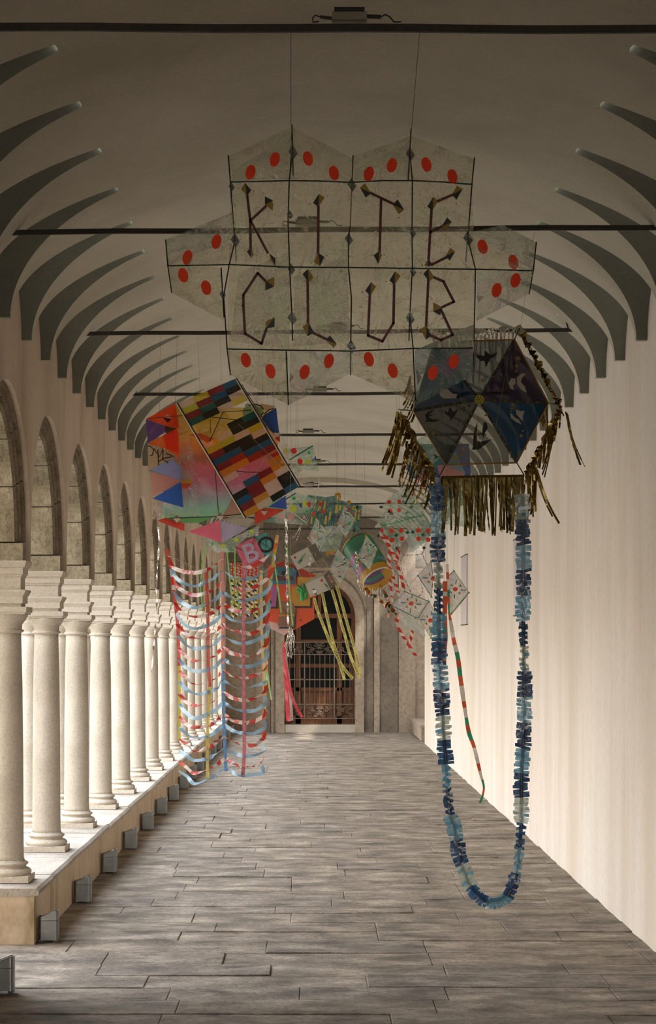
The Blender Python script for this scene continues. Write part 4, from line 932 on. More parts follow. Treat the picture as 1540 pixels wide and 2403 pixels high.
# ================================================================ hexagonal kite with gold fringe
Y = 10.33
K = thing('hexagonal_kite', P(1125, 940, Y), 'large hexagonal kite with bird cut-outs and gold foil fringe hanging at upper right', 'kite')
hexp = [(430, 195), (1010, 175), (1255, 635), (1025, 1065), (510, 1080), (278, 690)]; ctr = (755, 610)
cols = [('#6b7370', .45), ('#2f2236', .12), ('#123a55', .12), ('#9c9c93', .72), ('#3d3a30', .2), ('#173450', .12)]
cols = {0: cols[0], 1: cols[1], 2: cols[2], 3: cols[3], 4: cols[4], 5: cols[5]}
for i in range(6):
    a, b = hexp[i], hexp[(i+1) % 6]
    A, B, Cc = P(*CH(*a), Y), P(*CH(*b), Y), P(*CH(*ctr), Y-.05)
    sheet('sail_panel', A, B, Cc, Cc, tissue(cols[i][0], cols[i][1], .015), K, 10, 10, .003, 5)
def seg(fn, a, b, wz, mat, nm_, dy=0, kk=None):
    (x0, y0), (x1, y1) = a[:2], b[:2]; l = math.hypot(x1-x0, y1-y0); ux, uy = -(y1-y0)/l*wz/2, (x1-x0)/l*wz/2
    da, db = (a[2] if len(a) > 2 else 0), (b[2] if len(b) > 2 else 0)
    return flat(nm_, fn, [(x0+ux, y0+uy, da+dy), (x1+ux, y1+uy, db+dy), (x1-ux, y1-uy, db+dy), (x0-ux, y0-uy, da+dy)], Y, mat, kk or K)
for p_ in hexp:
    seg(CH, (*ctr, -.05), (*p_, 0), 20, paint('#33302a', .6), 'spoke_band', -.005)
    for t in (.22, .38, .55, .7, .84): disc('gold_stud', CH, ctr[0]+(p_[0]-ctr[0])*t, ctr[1]+(p_[1]-ctr[1])*t, 6, 7, Y-.05*(1-t)-.012, paint('#8c6a2c', .4), K, n=8)
for i in range(6): line('gold_trim', pts(CH, [(*hexp[i], -.006), (*hexp[(i+1) % 6], -.006)], Y), .0042, paint('#9a6c1c', .45), K)
disc('hub_flower', CH, *ctr, 36, 36, Y-.07, paint('#b9b03a', .5), K, n=8)
for i in range(7):
    a = 2*PI*i/6; r_ = 0 if i == 6 else 19; disc('hub_hole', CH, ctr[0]+r_*math.cos(a), ctr[1]+r_*math.sin(a), 5, 5, Y-.074, M['black'], K, n=8)
# birds
def bird(L, col): 
    return flat('bird_cutout', CH, [(a, b, -.03) for a, b in L], Y, paint(col, .6), K, label=('black' if col[1] < '5' else 'white')+' flying bird cut-out')
BK, WH = '#141311', '#b5ada0'
bird([(728, 292), (765, 288), (790, 295), (798, 250), (815, 272), (840, 285), (890, 264), (870, 300), (835, 312), (818, 345), (805, 378), (792, 330), (765, 330), (745, 312)], BK)
bird([(358, 735), (420, 700), (470, 750), (400, 770), (362, 768)], BK) if False else None
bird([(360, 725), (385, 695), (428, 684), (410, 705), (385, 720), (430, 715), (385, 735), (420, 752), (470, 752), (430, 772), (362, 768), (375, 750)], BK)
bird([(540, 655), (560, 690), (570, 700), (602, 670), (590, 705), (565, 745), (540, 770), (548, 740), (520, 720), (500, 685), (530, 700)], BK)
bird([(742, 773), (735, 850), (738, 905), (760, 915), (848, 893), (800, 935), (750, 970), (702, 972), (712, 940), (712, 880), (722, 820)], BK)
bird([(790, 768), (808, 778), (818, 812), (805, 835), (795, 850), (788, 893), (776, 860), (780, 800)], BK)
bird([(1060, 418), (1092, 424), (1065, 450), (1055, 480), (1085, 515), (1098, 560), (1060, 540), (1028, 500), (1025, 450)], WH)
bird([(965, 490), (985, 455), (1015, 455), (1018, 490), (1000, 510), (1005, 540), (980, 530)], WH)
bird([(1022, 680), (1045, 690), (1082, 692), (1070, 730), (1068, 765), (1045, 740), (1022, 715)], WH)
bird([(975, 702), (990, 712), (1010, 735), (1040, 755), (1062, 790), (1020, 770), (985, 745)], WH)
bird([(470, 545), (490, 530), (530, 535), (560, 565), (655, 578), (620, 598), (500, 602), (470, 580)], WH)
for x, y, r_ in ((1035, 310, 17), (1026, 365, 11), (1020, 404, 8), (683, 652, 11), (645, 664, 8), (617, 672, 6), (780, 470, 13), (792, 437, 6), (806, 685, 12), (800, 722, 7), (835, 748, 8), (997, 647, 12), (990, 673, 8), (985, 692, 6), (1070, 835, 7), (1058, 870, 11), (1076, 805, 4), (422, 855, 11), (420, 818, 8), (420, 790, 5), (625, 1003, 11), (582, 1028, 18), (655, 987, 7)):
    disc('gold_dot', CH, x, y, r_, r_, Y-.035, paint('#98752a', .5), K, n=12)
# outer struts, rear hexagon of string and its fringe
outer = [(400, 130, .26), (1050, 82, .26), (1342, 650, .24), (1080, 1155, .02), (462, 1172, .02), (170, 680, .22)]
for a, b in zip(hexp, [outer[0], outer[1], outer[2], outer[3], outer[4], outer[5]]): line('strut', pts(CH, [(*a, 0), b], Y), .0032, M['black'], K)
random.seed(21)
def fringe(a, b, n_, len0, len1, mat, sway=0, wz=.0105, dyr=.03, nm_='fringe_strip'):
    for i in range(n_):
        t = (i+.5)/n_; x = a[0]+(b[0]-a[0])*t; y = a[1]+(b[1]-a[1])*t; d = a[2]+(b[2]-a[2])*t
        l = random.uniform(len0, len1); s_ = sway*l+random.uniform(-.10, .10)*l
        L = [(x, y, d), (x+s_*.25, y+l*.35, d+random.uniform(-dyr, dyr)), (x+s_*.6, y+l*.7, d+random.uniform(-dyr, dyr)), (x+s_, y+l, d+random.uniform(-dyr, dyr))]
        ribbon(nm_, pts(CH, L, Y), wz*random.uniform(.55, 1.35), [mat], K, wob=random.choice((.3, .5, 2.2)), seed=i*1.3, n=5)
line('header_band', pts(CH, [(480, 1172, .0), (780, 1164, 0), (1080, 1160, 0)], Y), .007, M['gold_dark'], K)
fringe((478, 1172, 0), (1078, 1162, 0), 44, 360, 430, M['gold_dark'], 0, .0135, .012)
def garland(a, b, n_, l0, l1, sway, mat='gold', wh=.034):
    m_ = [(a[0]+(b[0]-a[0])*t/4, a[1]+(b[1]-a[1])*t/4, a[2]+(b[2]-a[2])*t/4) for t in range(5)]
    ribbon('header_band', pts(CH, m_, Y), wh, [M[mat]], K, wob=5, n=10, seed=a[0])
    fringe(a, b, n_, l0, l1, M[mat], sway, .011, .05)
garland((1050, 95, .26), (1335, 640, .24), 44, 60, 110, .35, 'gold', .05)
garland((1350, 660, .24), (1085, 1150, .02), 26, 60, 200, -.1)
fringe((1345, 665, .24), (1290, 770, .2), 7, 260, 440, M['gold'], -.25); fringe((1375, 690, .24), (1395, 720, .2), 3, 300, 400, M['gold'], .28)
fringe((1170, 1060, .1), (1100, 1150, .02), 8, 260, 380, M['gold'], .0); fringe((1150, 1100, .05), (1180, 1120, .02), 2, 340, 400, M['gold'], .36)
garland((185, 690, .22), (435, 1150, .02), 28, 60, 180, -.25)
fringe((160, 690, .22), (215, 760, .2), 9, 330, 470, M['gold'], -.28); fringe((225, 900, .15), (440, 1160, .02), 14, 220, 330, M['gold'], -.28)
fringe((440, 180, .26), (1010, 110, .26), 20, 330, 430, M['silver'], 0, .012); garland((400, 140, .26), (1050, 90, .26), 20, 25, 60, .3, 'silver')
fringe((1150, 600, .24), (1250, 640, .24), 7, 120, 220, M['gold'], .1); fringe((255, 420, .2), (300, 690, .1), 8, 80, 170, M['gold'], -.4)
for L in ([(985, 190, -.02), (920, 560, -.1), (830, 1040, -.12), (840, 1240, -.1), (820, 1300, -.1), (790, 1330, -.1), (745, 1300, -.1), (728, 1220, -.1), (735, 1060, -.1), (745, 640, -.08)], [(590, 520, -.03), (700, 790, -.1), (815, 1020, -.12)]): line('bridle_string', pts(CH, L, Y), .0009, paint('#9a9150', .6), K)
tp = P(*CH(1055, 80), Y+.26); line('hanging_line', [tp, Vector((tp.x+.04, rodY(1), ZR-.013))], .0007, M['string'], K)
flat('crown_bow', CH, [(1020, 115, .22), (1050, 62, .24), (1085, 118, .22), (1052, 140, .2)], Y, M['silver'], K)

# ---- its looped blue garland
G = thing('tissue_garland', P(1130, 1650, 10.3), 'long looped garland of dark and light blue fringed tissue hanging in a U', 'garland')
YG = 10.3
path = [(1026, 1140), (1027, 1230), (1029, 1330), (1030, 1440), (1031, 1540), (1037, 1640), (1041, 1720), (1047, 1790), (1050, 1850), (1057, 1910), (1070, 1960), (1078, 2010), (1092, 2050), (1110, 2090), (1135, 2114), (1165, 2120), (1190, 2105), (1204, 2075), (1214, 2035), (1221, 1980), (1224, 1930), (1224, 1880), (1224, 1820), (1229, 1740), (1231, 1660), (1230, 1560), (1229, 1480), (1228, 1390), (1229, 1300), (1226, 1220), (1222, 1130)]
pw = smooth_path([P(x, y, YG+.04*math.sin(i)) for i, (x, y) in enumerate(path)], 14)
cum = [0]
for a, b in zip(pw, pw[1:]): cum.append(cum[-1]+(b-a).length)
def at(s_):
    for i in range(len(cum)-1):
        if cum[i+1] >= s_:
            t = (s_-cum[i])/(cum[i+1]-cum[i]); return pw[i].lerp(pw[i+1], t), (pw[i+1]-pw[i]).normalized()
    return pw[-1], (pw[-1]-pw[-2]).normalized()
random.seed(33); SL = .132; nS = int(cum[-1]/SL)
DK = [tissue('#2a5d8c', .03, .1), tissue('#234e78', .03, .1)]; LT = [tissue('#8fbfd2', .14, .15), tissue('#bcc8c0', .2, .15), tissue('#6fb0cc', .1, .15)]
for i in range(nS):
    dark = i % 2 == 0 if True else 0
    wide = .040 if not (3 <= i % 8 <= 4) else .026
    if at(i*SL)[0].z < .6: wide = .032
    m_ = MB(); nst = 8; mats = [random.choice(DK)] if dark else [LT[(i//2) % 3], LT[2]]
    for j in range(nst):
        s_ = (i+(j+.5)/nst)*SL; p, d = at(s_); side = d.cross(Vector((0, 1, 0))).normalized(); hgt = SL/nst*.5*random.uniform(.9, 1.2)
        for sg in (-1, 1):
            L_ = wide*random.uniform(.82, 1.12); a = random.gauss(0, .13 if not 3 <= i % 8 <= 4 else .5); dirv = side*sg*math.cos(a)+d*math.sin(a)+Vector((0, random.uniform(-.35, .2), 0)); dirv.normalize()
            w2 = d*hgt
            p0 = p-dirv*.002; p1 = p+dirv*L_*.5+Vector((0, random.uniform(-.006, .006), 0)); p2 = p+dirv*L_
            m_.add([p0-w2, p0+w2, p1-w2, p1+w2, p2-w2*.95, p2+w2*.95], [(0, 1, 3, 2), (2, 3, 5, 4)], 0 if random.random() < .85 or dark else 1)
    c0, c1 = at(i*SL)[0], at((i+1)*SL)[0]
    sd_ = at((i+.5)*SL)[1].cross(Vector((0, 1, 0))).normalized()*.010
    m_.add([c0-sd_, c0+sd_, c1+sd_, c1-sd_], [(0, 1, 2, 3)], 0)
    m_.build('tissue_tuft', mats, G, label=('dark blue' if dark else 'light blue')+' fringed tissue tuft')
line('core_string', pw[::7], .0012, M['string_light'], G)

# ================================================================ the crowd of smaller kites further down the corridor
def kite(nm_, fn, c, Yv, label, rod=None, cat='kite', grp=None, dx=0):
    global Y, K
    Y = Yv; K = thing(nm_, P(*fn(*c), Yv), label, cat, grp); 
    if rod is not None:
        p = P(*fn(*c), Yv); R_ = rodY(rod); line('hanging_line', [p+Vector((0, .01, 0)), Vector((p.x+dx, R_, ZR-.013))], .0007, M['string'], K)
    return K
def fq(fn, L, mat, dy=0, amp=.008, nm_='film_panel', n=12, seed=1.0):
    A_, B_, C_, D_ = pts(fn, [(p[0], p[1], (p[2] if len(p) > 2 else 0)+dy) for p in L], Y)
    return sheet(nm_, A_, B_, C_, D_, mat, K, n, n, amp, 10, seed=seed+L[0][0]*.01)
def dots(fn, L, dy=-.02, n=16, nm_='dot'):
    for x, y, rx, ry, c_ in L: disc(nm_, fn, x, y, rx, ry, Y+dy, paint(c_, .5), K, n=n)
def ln(fn, L, r=.0025, mat='spar', dy=-.01, nm_='spar'): line(nm_, pts(fn, [(p[0], p[1], (p[2] if len(p) > 2 else 0)+dy) for p in L], Y), r, M[mat], K)
YEL, GRN, PNK = '#c9d63c', '#2fae5c', '#dba79a'
# flag-like dotted kite
kite('dotted_kite', C4, (500, 160), 17.2, 'clear film kite with red, yellow and green dots, fanned beside the checkered kite', 3)
fq(C4, [(330, 170), (675, 130), (715, 300), (380, 290)], FG, seed=2); fq(C4, [(380, 290), (715, 300), (735, 430), (440, 400)], FG, -.03, seed=3); fq(C4, [(400, 350), (560, 400), (480, 480), (420, 420)], FG, .02)
ln(C4, [(395, 300), (675, 130)], .006, 'spar_green', -.02); flat('blue_corner', C4, [(690, 285, -.02), (705, 245, -.02), (722, 310, -.02)], Y, tissue('#1f3f8a', .1), K)
dots(C4, [(450, 190, 36, 36, '#dd2c10'), (627, 212, 18, 19, GRN), (522, 315, 32, 34, '#dd2c10'), (613, 320, 32, 32, YEL), (350, 188, 28, 30, YEL)], -.05)
ln(C4, [(735, 430), (742, 560), (718, 715)], .004, 'cream', 0, 'bead_string'); ln(C4, [(540, 405), (480, 485)], .0025, 'string_light')
# winged dotted kite below it
kite('dotted_kite', C4, (460, 680), 17.6, 'clear film kite with green, yellow and pink dots under the checkered kite right corner', 3, dx=.02)
fq(C4, [(360, 720), (470, 680), (600, 1040), (370, 870)], FG, 0, seed=5); fq(C4, [(470, 680), (715, 760), (605, 1040), (560, 960)], FG, .02, seed=6); fq(C4, [(90, 1030), (330, 890), (450, 940), (620, 1062)], FG, .03, seed=8)
ln(C4, [(370, 870), (605, 1040), (715, 760)], .006, 'cream', -.03); ln(C4, [(355, 760), (470, 690)], .006, 'spar_green', -.03); ln(C4, [(600, 1035), (700, 800)], .004, 'spar_green', -.045)
dots(C4, [(450, 748, 22, 22, GRN), (440, 870, 38, 40, YEL), (296, 962, 36, 32, PNK), (414, 966, 37, 34, '#dc9a90'), (630, 818, 18, 34, '#dd2c10'), (575, 812, 22, 40, YEL), (605, 905, 18, 24, GRN), (570, 970, 17, 20, PNK)], -.05)
flat('blue_diamond', C4, [(510, 830, -.05), (528, 795, -.05), (552, 860, -.05), (530, 855, -.05)], Y, paint('#1f4f9a', .5), K)
for L in ([(545, 1040), (500, 1130), (405, 1240)], [(545, 1040), (515, 1150), (470, 1270)], [(540, 1040), (490, 1150), (440, 1225)]): ribbon('tinsel_strip', pts(C4, L, Y), .008, [M['silver']], K, wob=4, n=8)
# dotted kite left, under the pink triangle
kite('dotted_kite', CL, (700, 1460), 16.8, 'clear green-sheen film kite with yellow and green dots behind the pink kite', None)
fq(CL, [(520, 1435), (640, 1470), (640, 1565), (560, 1510)], FG, 0, seed=9); fq(CL, [(640, 1470), (780, 1440), (800, 1560), (640, 1565)], FG, .03, seed=10); fq(CL, [(885, 1385), (995, 1335), (990, 1420), (885, 1440)], FG, .02, seed=11)
fq(CL, [(780, 1440), (885, 1385), (885, 1440), (800, 1530)], FC, .03)
dots(CL, [(602, 1492, 10, 10, GRN), (692, 1508, 20, 18, YEL), (803, 1458, 20, 18, YEL), (935, 1388, 17, 19, YEL), (905, 1420, 8, 9, GRN)], -.03)
p_ = P(*CL(885, 1385), Y); line('hanging_line', [p_, Vector((p_.x, rodY(3), ZR-.013))], .0007, M['string'], K)
# pink and teal lettered kites
def letter(nm_, fn, quad, col, s, x, y, ang, size, lc, lab, Yv, sx=1.0, rod=3):
    kite(nm_, fn, ((quad[0][0]+quad[2][0])/2, (quad[0][1]+quad[2][1])/2), Yv, lab, None)
    A_, B_, C_, D_ = pts(fn, quad, Yv); sheet('sail', A_, B_, C_, D_, tissue(col, .05, .12), K, 10, 10, .006, 14)
    a_, b_ = (Vector(A_)+Vector((0, -.012, 0))), (Vector(C_)+Vector((0, -.012, 0))); c_, d_ = (Vector(B_)+Vector((0, -.014, 0))), (Vector(D_)+Vector((0, -.014, 0)))
    line('spar', [a_, b_], .003, M['spar'], K); line('spar', [c_, d_], .003, M['spar'], K)
    text('letter', s, fn, x, y, ang, size, Yv-.022, paint(lc, .5), K, sx)
    top = min(quad, key=lambda p: p[1]); p = P(*fn(*top), Yv); line('hanging_line', [p, Vector((p.x, rodY(rod), ZR-.013))], .0007, M['string'], K)
letter('letter_kite', CL, [(965, 1440), (1065, 1390), (1142, 1575), (1045, 1610)], '#2f9a94', 'O', 1058, 1505, 22, .19, '#17191a', 'teal letter kite with a black O beside the pink one', 17.1)
letter('letter_kite', CL, [(790, 1515), (955, 1435), (1062, 1640), (890, 1715)], '#d44a6c', 'B', 925, 1572, 22, .22, '#b7abc8', 'pink letter kite with a lavender B', 16.5)
# black, white and yellow fringed panel behind the net
kite('checkered_banner', CT, (900, 320), 18.5, 'black, white and yellow checked banner with red diamonds behind the ribbon net', None)
for i in range(7):
    x0 = 782+i*36; x1 = x0+30; top = 300+(i*7 % 20)
    m_ = MB(); mats = [paint('#c9271c', .5), paint('#e6dcce', .5), paint('#1a1a18', .5), paint('#d6b42c', .5)]
    if True:
        for j in range(5):
            ya, yb = top+j*26, top+(j+1)*26; s_ = 12 if j % 2 else -12
            m_.add(pts(CT, [(x0, ya), (x1, ya), (x1, yb), (x0, yb)], Y+.004), [(0, 1, 2, 3)], 1)
            m_.add(pts(CT, [((x0+x1)/2+s_*.4, ya-4), (x1, (ya+yb)/2), ((x0+x1)/2-s_*.4, yb+4), (x0, (ya+yb)/2)], Y-.002), [(0, 1, 2, 3)], 0)
        for j in range(14-(i % 3)):
            ya, yb = top+130+j*28, top+130+(j+1)*28; k_ = (i+j) % 3
            m_.add(pts(CT, [(x0, ya), (x1, ya), (x1, yb), (x0, yb)], Y), [(0, 1, 2)], (2, 1, 3)[k_]); m_.add(pts(CT, [(x0, ya), (x1, yb), (x0, yb)], Y), [(0, 1, 2)], (3, 2, 1)[k_])
    m_.build('checked_strip', mats, K)
ln(CT, [(775, 305), (1040, 300)], .005, 'spar'); p_ = P(*CT(900, 303), Y); line('hanging_line', [p_, Vector((p_.x, rodY(3), ZR-.013))], .0007, M['string'], K)
# orange house-shaped kite with radio and cactus
kite('orange_kite', CO, (560, 60), 20.6, 'orange panelled kite with a blue radio and a green cactus in front of the door', 4)
def pl(L, col, dy, nm_='panel', tr=.03): return flat(nm_, CO, [(a, b, dy) for a, b in L], Y, tissue(col, tr, .06), K)
pl([(100, 200), (560, 60), (900, 230), (1500, 500), (1390, 800), (1400, 1690), (560, 2140), (60, 1900)], '#d24a18', 0, 'sail'); pl([(290, 200), (560, 60), (900, 230), (900, 330), (290, 260)], '#b23a14', -.01)
pl([(60, 1720), (420, 1830), (860, 1900), (560, 2140), (60, 1900)], '#e6d2cc', -.012); pl([(900, 290), (1080, 300), (1420, 490), (1390, 520), (900, 520)], '#c63f16', -.012)
pl([(200, 760), (950, 740), (950, 290), (900, 290), (800, 250), (900, 320), (900, 740)], '#2a2722', -.014)
pl([(220, 725), (855, 725), (915, 320), (800, 245), (290, 245), (215, 420)], '#3c86a8', -.02, 'radio'); pl([(800, 250), (880, 350), (790, 350)], '#c9a99c', -.026); pl([(290, 490), (810, 490), (810, 625), (285, 620)], '#7a2318', -.026, 'radio_dial')
disc('radio_speaker', CO, 545, 415, 62, 70, Y-.028, paint('#2a231e', .5), K)
ln(CO, [(350, 330), (370, 420), (450, 490), (600, 490)], .0015, 'string_light', -.03, 'drawn_line')
pl([(210, 760), (380, 800), (320, 1350), (150, 1350)], '#b06cb4', -.02, 'purple_panel'); pl([(380, 800), (410, 800), (400, 1400), (120, 1400), (120, 1345), (320, 1345)], '#2a2722', -.018); pl([(170, 1150), (225, 1240), (170, 1270)], '#2a2722', -.026)
pl([(925, 520), (1380, 535), (1390, 900), (1290, 940), (1270, 1330), (840, 1330), (760, 1200), (770, 800), (925, 790)], '#d9b43c', -.02, 'yellow_panel'); pl([(1290, 940), (1345, 1000), (1345, 1385), (840, 1385), (840, 1330), (1280, 1330)], '#2a2722', -.018)
cg = paint('#2f9a4e', .5); cgd = paint('#1f6b3c', .5)
for i, (a, b, r_) in enumerate((((1040, 900), (1060, 1180), 62), ((920, 770), (1180, 1010), 50), ((1100, 700), (1130, 1000), 60), ((930, 890), (1130, 1050), 45), ((1150, 900), (1150, 1120), 55))):
    line('cactus_stem', pts(CO, [(*a, -.05), ((a[0]+b[0])/2, (a[1]+b[1])/2, -.055), (*b, -.05)], Y), r_*.00034, cg if i % 2 else cgd if i == 2 else cg, K, 10)
pl([(460, 1200), (760, 1200), (880, 1400), (830, 1900), (380, 1890), (430, 1400)], '#93796a', -.03, 'apron', .1); pl([(410, 1555), (860, 1550), (850, 1610), (405, 1615)], '#d99a2c', -.036, 'apron_band'); pl([(830, 1400), (905, 1400), (885, 1960), (415, 1960), (415, 1905), (830, 1905)], '#2a2722', -.026)
ln(CO, [(475, 1310), (490, 1420), (560, 1530), (640, 1590), (760, 1540), (770, 1640), (700, 1660)], .004, 'copper', -.045, 'red_cord')
dots(CO, [(1020, 1725, 24, 22, '#2a1a12'), (1025, 470, 16, 22, '#2a1a12')], -.03)
for i, L in enumerate(([(355, 560), (365, 800), (385, 1180)], [(360, 600), (380, 850), (400, 1180)], [(365, 650), (400, 900), (420, 1175)], [(362, 700), (410, 950), (455, 1070), (500, 1148)], [(355, 600), (370, 900), (392, 1170)])):
    ribbon('hanging_ribbon', pts(CE, L, Y-.05*i), .03, [tissue('#d8344a' if i != 2 else '#a89a92', .1)], K, wob=1, seed=i)
line('string', pts(CE, [(352, 500), (355, 560)], Y), .002, M['string_light'], K)
# two printed cardboard cartons strung one above the other, with yellow tapes
def carton(Yv, front, vec, dyb, label, rod):
    """true box from its front parallelogram; vec = drawn offset of the rear face"""
    kite('paper_carton', CE2, front[0], Yv, label, rod, 'box kite')
    f_ = pts(CE2, front, Yv); bk = pts(CE2, [(x+vec[0], y+vec[1], dyb) for x, y in front], Yv)
    v = f_+bk; GR = paint('#b9b4a8', .7); DKG = paint('#6f6b60', .7); TP = paint('#a79c8a', .7)  # one grey carton; darker side and top tones carry its shading
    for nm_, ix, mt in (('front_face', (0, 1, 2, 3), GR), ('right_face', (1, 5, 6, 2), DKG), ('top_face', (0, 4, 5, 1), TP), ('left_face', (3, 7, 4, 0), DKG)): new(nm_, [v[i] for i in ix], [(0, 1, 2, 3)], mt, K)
    return f_
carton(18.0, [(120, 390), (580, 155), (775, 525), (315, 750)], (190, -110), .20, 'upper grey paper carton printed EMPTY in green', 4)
text('printed_word', 'EMPTY', CE2, 432, 455, 50, .036, Y-.006, paint('#1f7a5c', .5), K, 1.0)
flat('hazard_label', CE2, [(245, 385, -.004), (285, 415, -.004), (250, 460, -.004), (210, 425, -.004)], Y, paint('#b8402a', .5), K); disc('hazard_mark', CE2, 247, 420, 13, 13, Y-.008, M['black'], K, n=8)
flat('side_label', CE2, [(740, 305, .05), (770, 300, .05), (800, 370, .05), (770, 380, .05)], Y-.01, paint('#a9a090', .5), K)
for i in range(4): ribbon('tinsel_strip', pts(CE2, [(700, 280, -.02), (640+i*12, 420, -.05), (610+i*14, 560, -.04), (560+i*26, 690, -.03)], Y), .004, [M['silver']], K, wob=3)
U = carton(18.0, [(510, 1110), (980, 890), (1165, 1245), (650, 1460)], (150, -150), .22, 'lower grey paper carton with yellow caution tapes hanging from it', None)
for a, b in (((315, 750), (510, 1110)), ((530, 680), (690, 960)), ((775, 525), (940, 830))): line('string', pts(CE2, [a, b], Y-.002), .0016, M['string_light'], K)
flat('hazard_label', CE2, [(905, 985, -.004), (965, 980, -.004), (970, 1050, -.004), (912, 1055, -.004)], Y, paint('#d8502c', .5), K); disc('hazard_mark', CE2, 938, 1005, 15, 18, Y-.008, M['black'], K, n=8)
flat('diamond_label', CE2, [(720, 1222, -.004), (768, 1250, -.004), (700, 1262, -.004)], Y, M['black'], K); flat('diamond_label', CE2, [(750, 1355, -.004), (812, 1325, -.004), (790, 1378, -.004)], Y, M['black'], K); flat('diamond_label', CE2, [(690, 1290, -.004), (720, 1262, -.004), (800, 1255, -.004), (818, 1290, -.004), (785, 1345, -.004), (705, 1345, -.004)], Y, paint('#e6e2da', .5), K)
for x, y, l_ in ((1000, 1080, 60), (1030, 1110, 80), (1060, 1130, 110)): flat('print_line', CE2, [(x, y, -.004), (x+12, y-6, -.004), (x+12+l_*.45, y-6+l_, -.004), (x+l_*.45, y+l_, -.004)], Y, M['black'], K)
flat('side_label', CE2, [(1090, 900, -.01), (1130, 870, -.01), (1235, 1050, -.01), (1195, 1085, -.01)], Y+.02, paint('#b5857c', .5), K)
for x, y in ((1130, 930), (1165, 990)): flat('print_line', CE2, [(x-14, y-10, -.02), (x+6, y-24, -.02), (x+30, y+20, -.02), (x+8, y+34, -.02)], Y+.02, paint('#8a2a22', .5), K)
flat('red_tape', CE2, [(675, 1425, -.006), (780, 1395, -.006), (800, 1440, -.006), (710, 1480, -.006)], Y, paint('#d8401c', .5), K)
ytp = tissue('#d9cf6a', .05, .12)
for L, ns in (([(165, 590), (225, 830), (340, 1130), (480, 1480), (620, 1780), (800, 2100), (1000, 2330)], 5), ([(340, 480), (410, 850), (490, 1200), (580, 1560), (680, 1880), (820, 2360)], 5), ([(545, 400), (640, 720), (740, 1100), (830, 1400), (950, 1850), (1160, 2330)], 5), ([(645, 310), (730, 600), (830, 960), (920, 1280), (1020, 1620), (1170, 2220)], 6)):
    w3 = pts(CE3, [(a, b, -.02) for a, b in L], Y); rb = ribbon('caution_tape', w3, .027, [ytp], K, wob=.5, seed=L[0][0], n=6)
    sp = smooth_path(w3, 10)
    for i in range(ns):
        k_ = int((i+.6)/ns*(len(sp)-2)); p, d = sp[k_], (sp[k_+1]-sp[k_]).normalized(); ang = math.degrees(math.atan2(d.z, d.x)); pp = (VX+p.x*F/p.y, VY-(p.z-H)*F/p.y)
        text('tape_word', 'Caution', ID, *pp, ang+180, .024, p.y-.02, M['black'], K, 1.5)
# blue and yellow patterned cell kite
kite('patterned_kite', C4, (955, 710), 19.6, 'teal and yellow patterned film kite with orange flowers in the middle of the crowd', 4)
FT = film('teal_print_film', ['#2f5a72', '#3f7a80', '#5d8f7a', '#2d5570', '#6f9a84'], base=.62, crease=.3, tint=(.5, .65, .65), scale=9)
fq(C4, [(610, 705), (830, 735), (820, 1080), (640, 1060)], FT, 0); fq(C4, [(830, 735), (955, 710), (960, 1060), (820, 1080)], FT, .05, seed=3); fq(C4, [(955, 760), (1255, 835), (1220, 1160), (1000, 1100)], FT, 0, seed=4)
fq(C4, [(690, 1060), (1050, 1080), (960, 1420), (650, 1340)], FG, .08, seed=7)
for L in ([(700, 760), (722, 762), (695, 870), (672, 868)], [(755, 775), (782, 778), (755, 905), (728, 895)], [(810, 780), (830, 790), (808, 900), (788, 890)], [(945, 820), (968, 822), (955, 925), (930, 920)], [(985, 830), (1008, 830), (1000, 895), (975, 890)], [(1180, 850), (1192, 850), (1180, 990), (1160, 990)], [(1210, 880), (1226, 880), (1218, 1000), (1198, 998)], [(650, 960), (672, 962), (662, 1050), (642, 1045)], [(880, 1350), (900, 1352), (895, 1408), (872, 1405)], [(915, 1350), (935, 1352), (930, 1412), (905, 1410)], [(660, 1290), (690, 1295), (680, 1360), (648, 1350)], [(870, 900), (892, 905), (880, 1000), (855, 1000)], [(820, 950), (842, 955), (828, 1060), (805, 1050)]): flat('yellow_bar', C4, [(a, b, -.02) for a, b in L], Y, paint('#cdb44a', .5), K)
dots(C4, [(760, 815, 25, 26, '#d8492a'), (680, 930, 26, 26, '#cf5230'), (795, 905, 24, 26, '#d8492a'), (1092, 878, 22, 24, '#d8492a'), (1216, 922, 12, 14, '#d8492a'), (1140, 930, 13, 13, '#d8583a'), (1160, 862, 22, 26, '#cdbe3a'), (925, 1388, 14, 12, '#d23a20')], -.03, 12, 'flower')
dots(C4, [(760, 815, 9, 10, '#26221c'), (1092, 878, 9, 10, '#26221c'), (1160, 862, 11, 13, '#8a3a2a')], -.04, 8, 'flower_eye')
for L in ([(1175, 850), (1200, 830), (1212, 860), (1190, 880)], [(1140, 1125), (1160, 1100), (1180, 1125), (1158, 1150)], [(1085, 790), (1105, 790), (1100, 812), (1082, 808)], [(640, 740), (665, 720), (660, 745)]): flat('dark_patch', C4, [(a, b, -.03) for a, b in L], Y, M['black'], K)
for L in ([(930, 710), (985, 700), (975, 780), (940, 770)], [(1080, 785), (1110, 795), (1095, 815)], [(830, 1380), (850, 1385), (842, 1420), (815, 1415)]): ribbon('gold_bow', pts(C4, [(L[0][0], L[0][1], -.03), (L[1][0], L[1][1], -.06), (L[2][0], L[2][1], -.03)], Y), .03, [paint('#c08a1c', .4)], K, wob=2)
ln(C4, [(755, 880), (735, 930), (720, 960)], .004, 'spar', -.04)
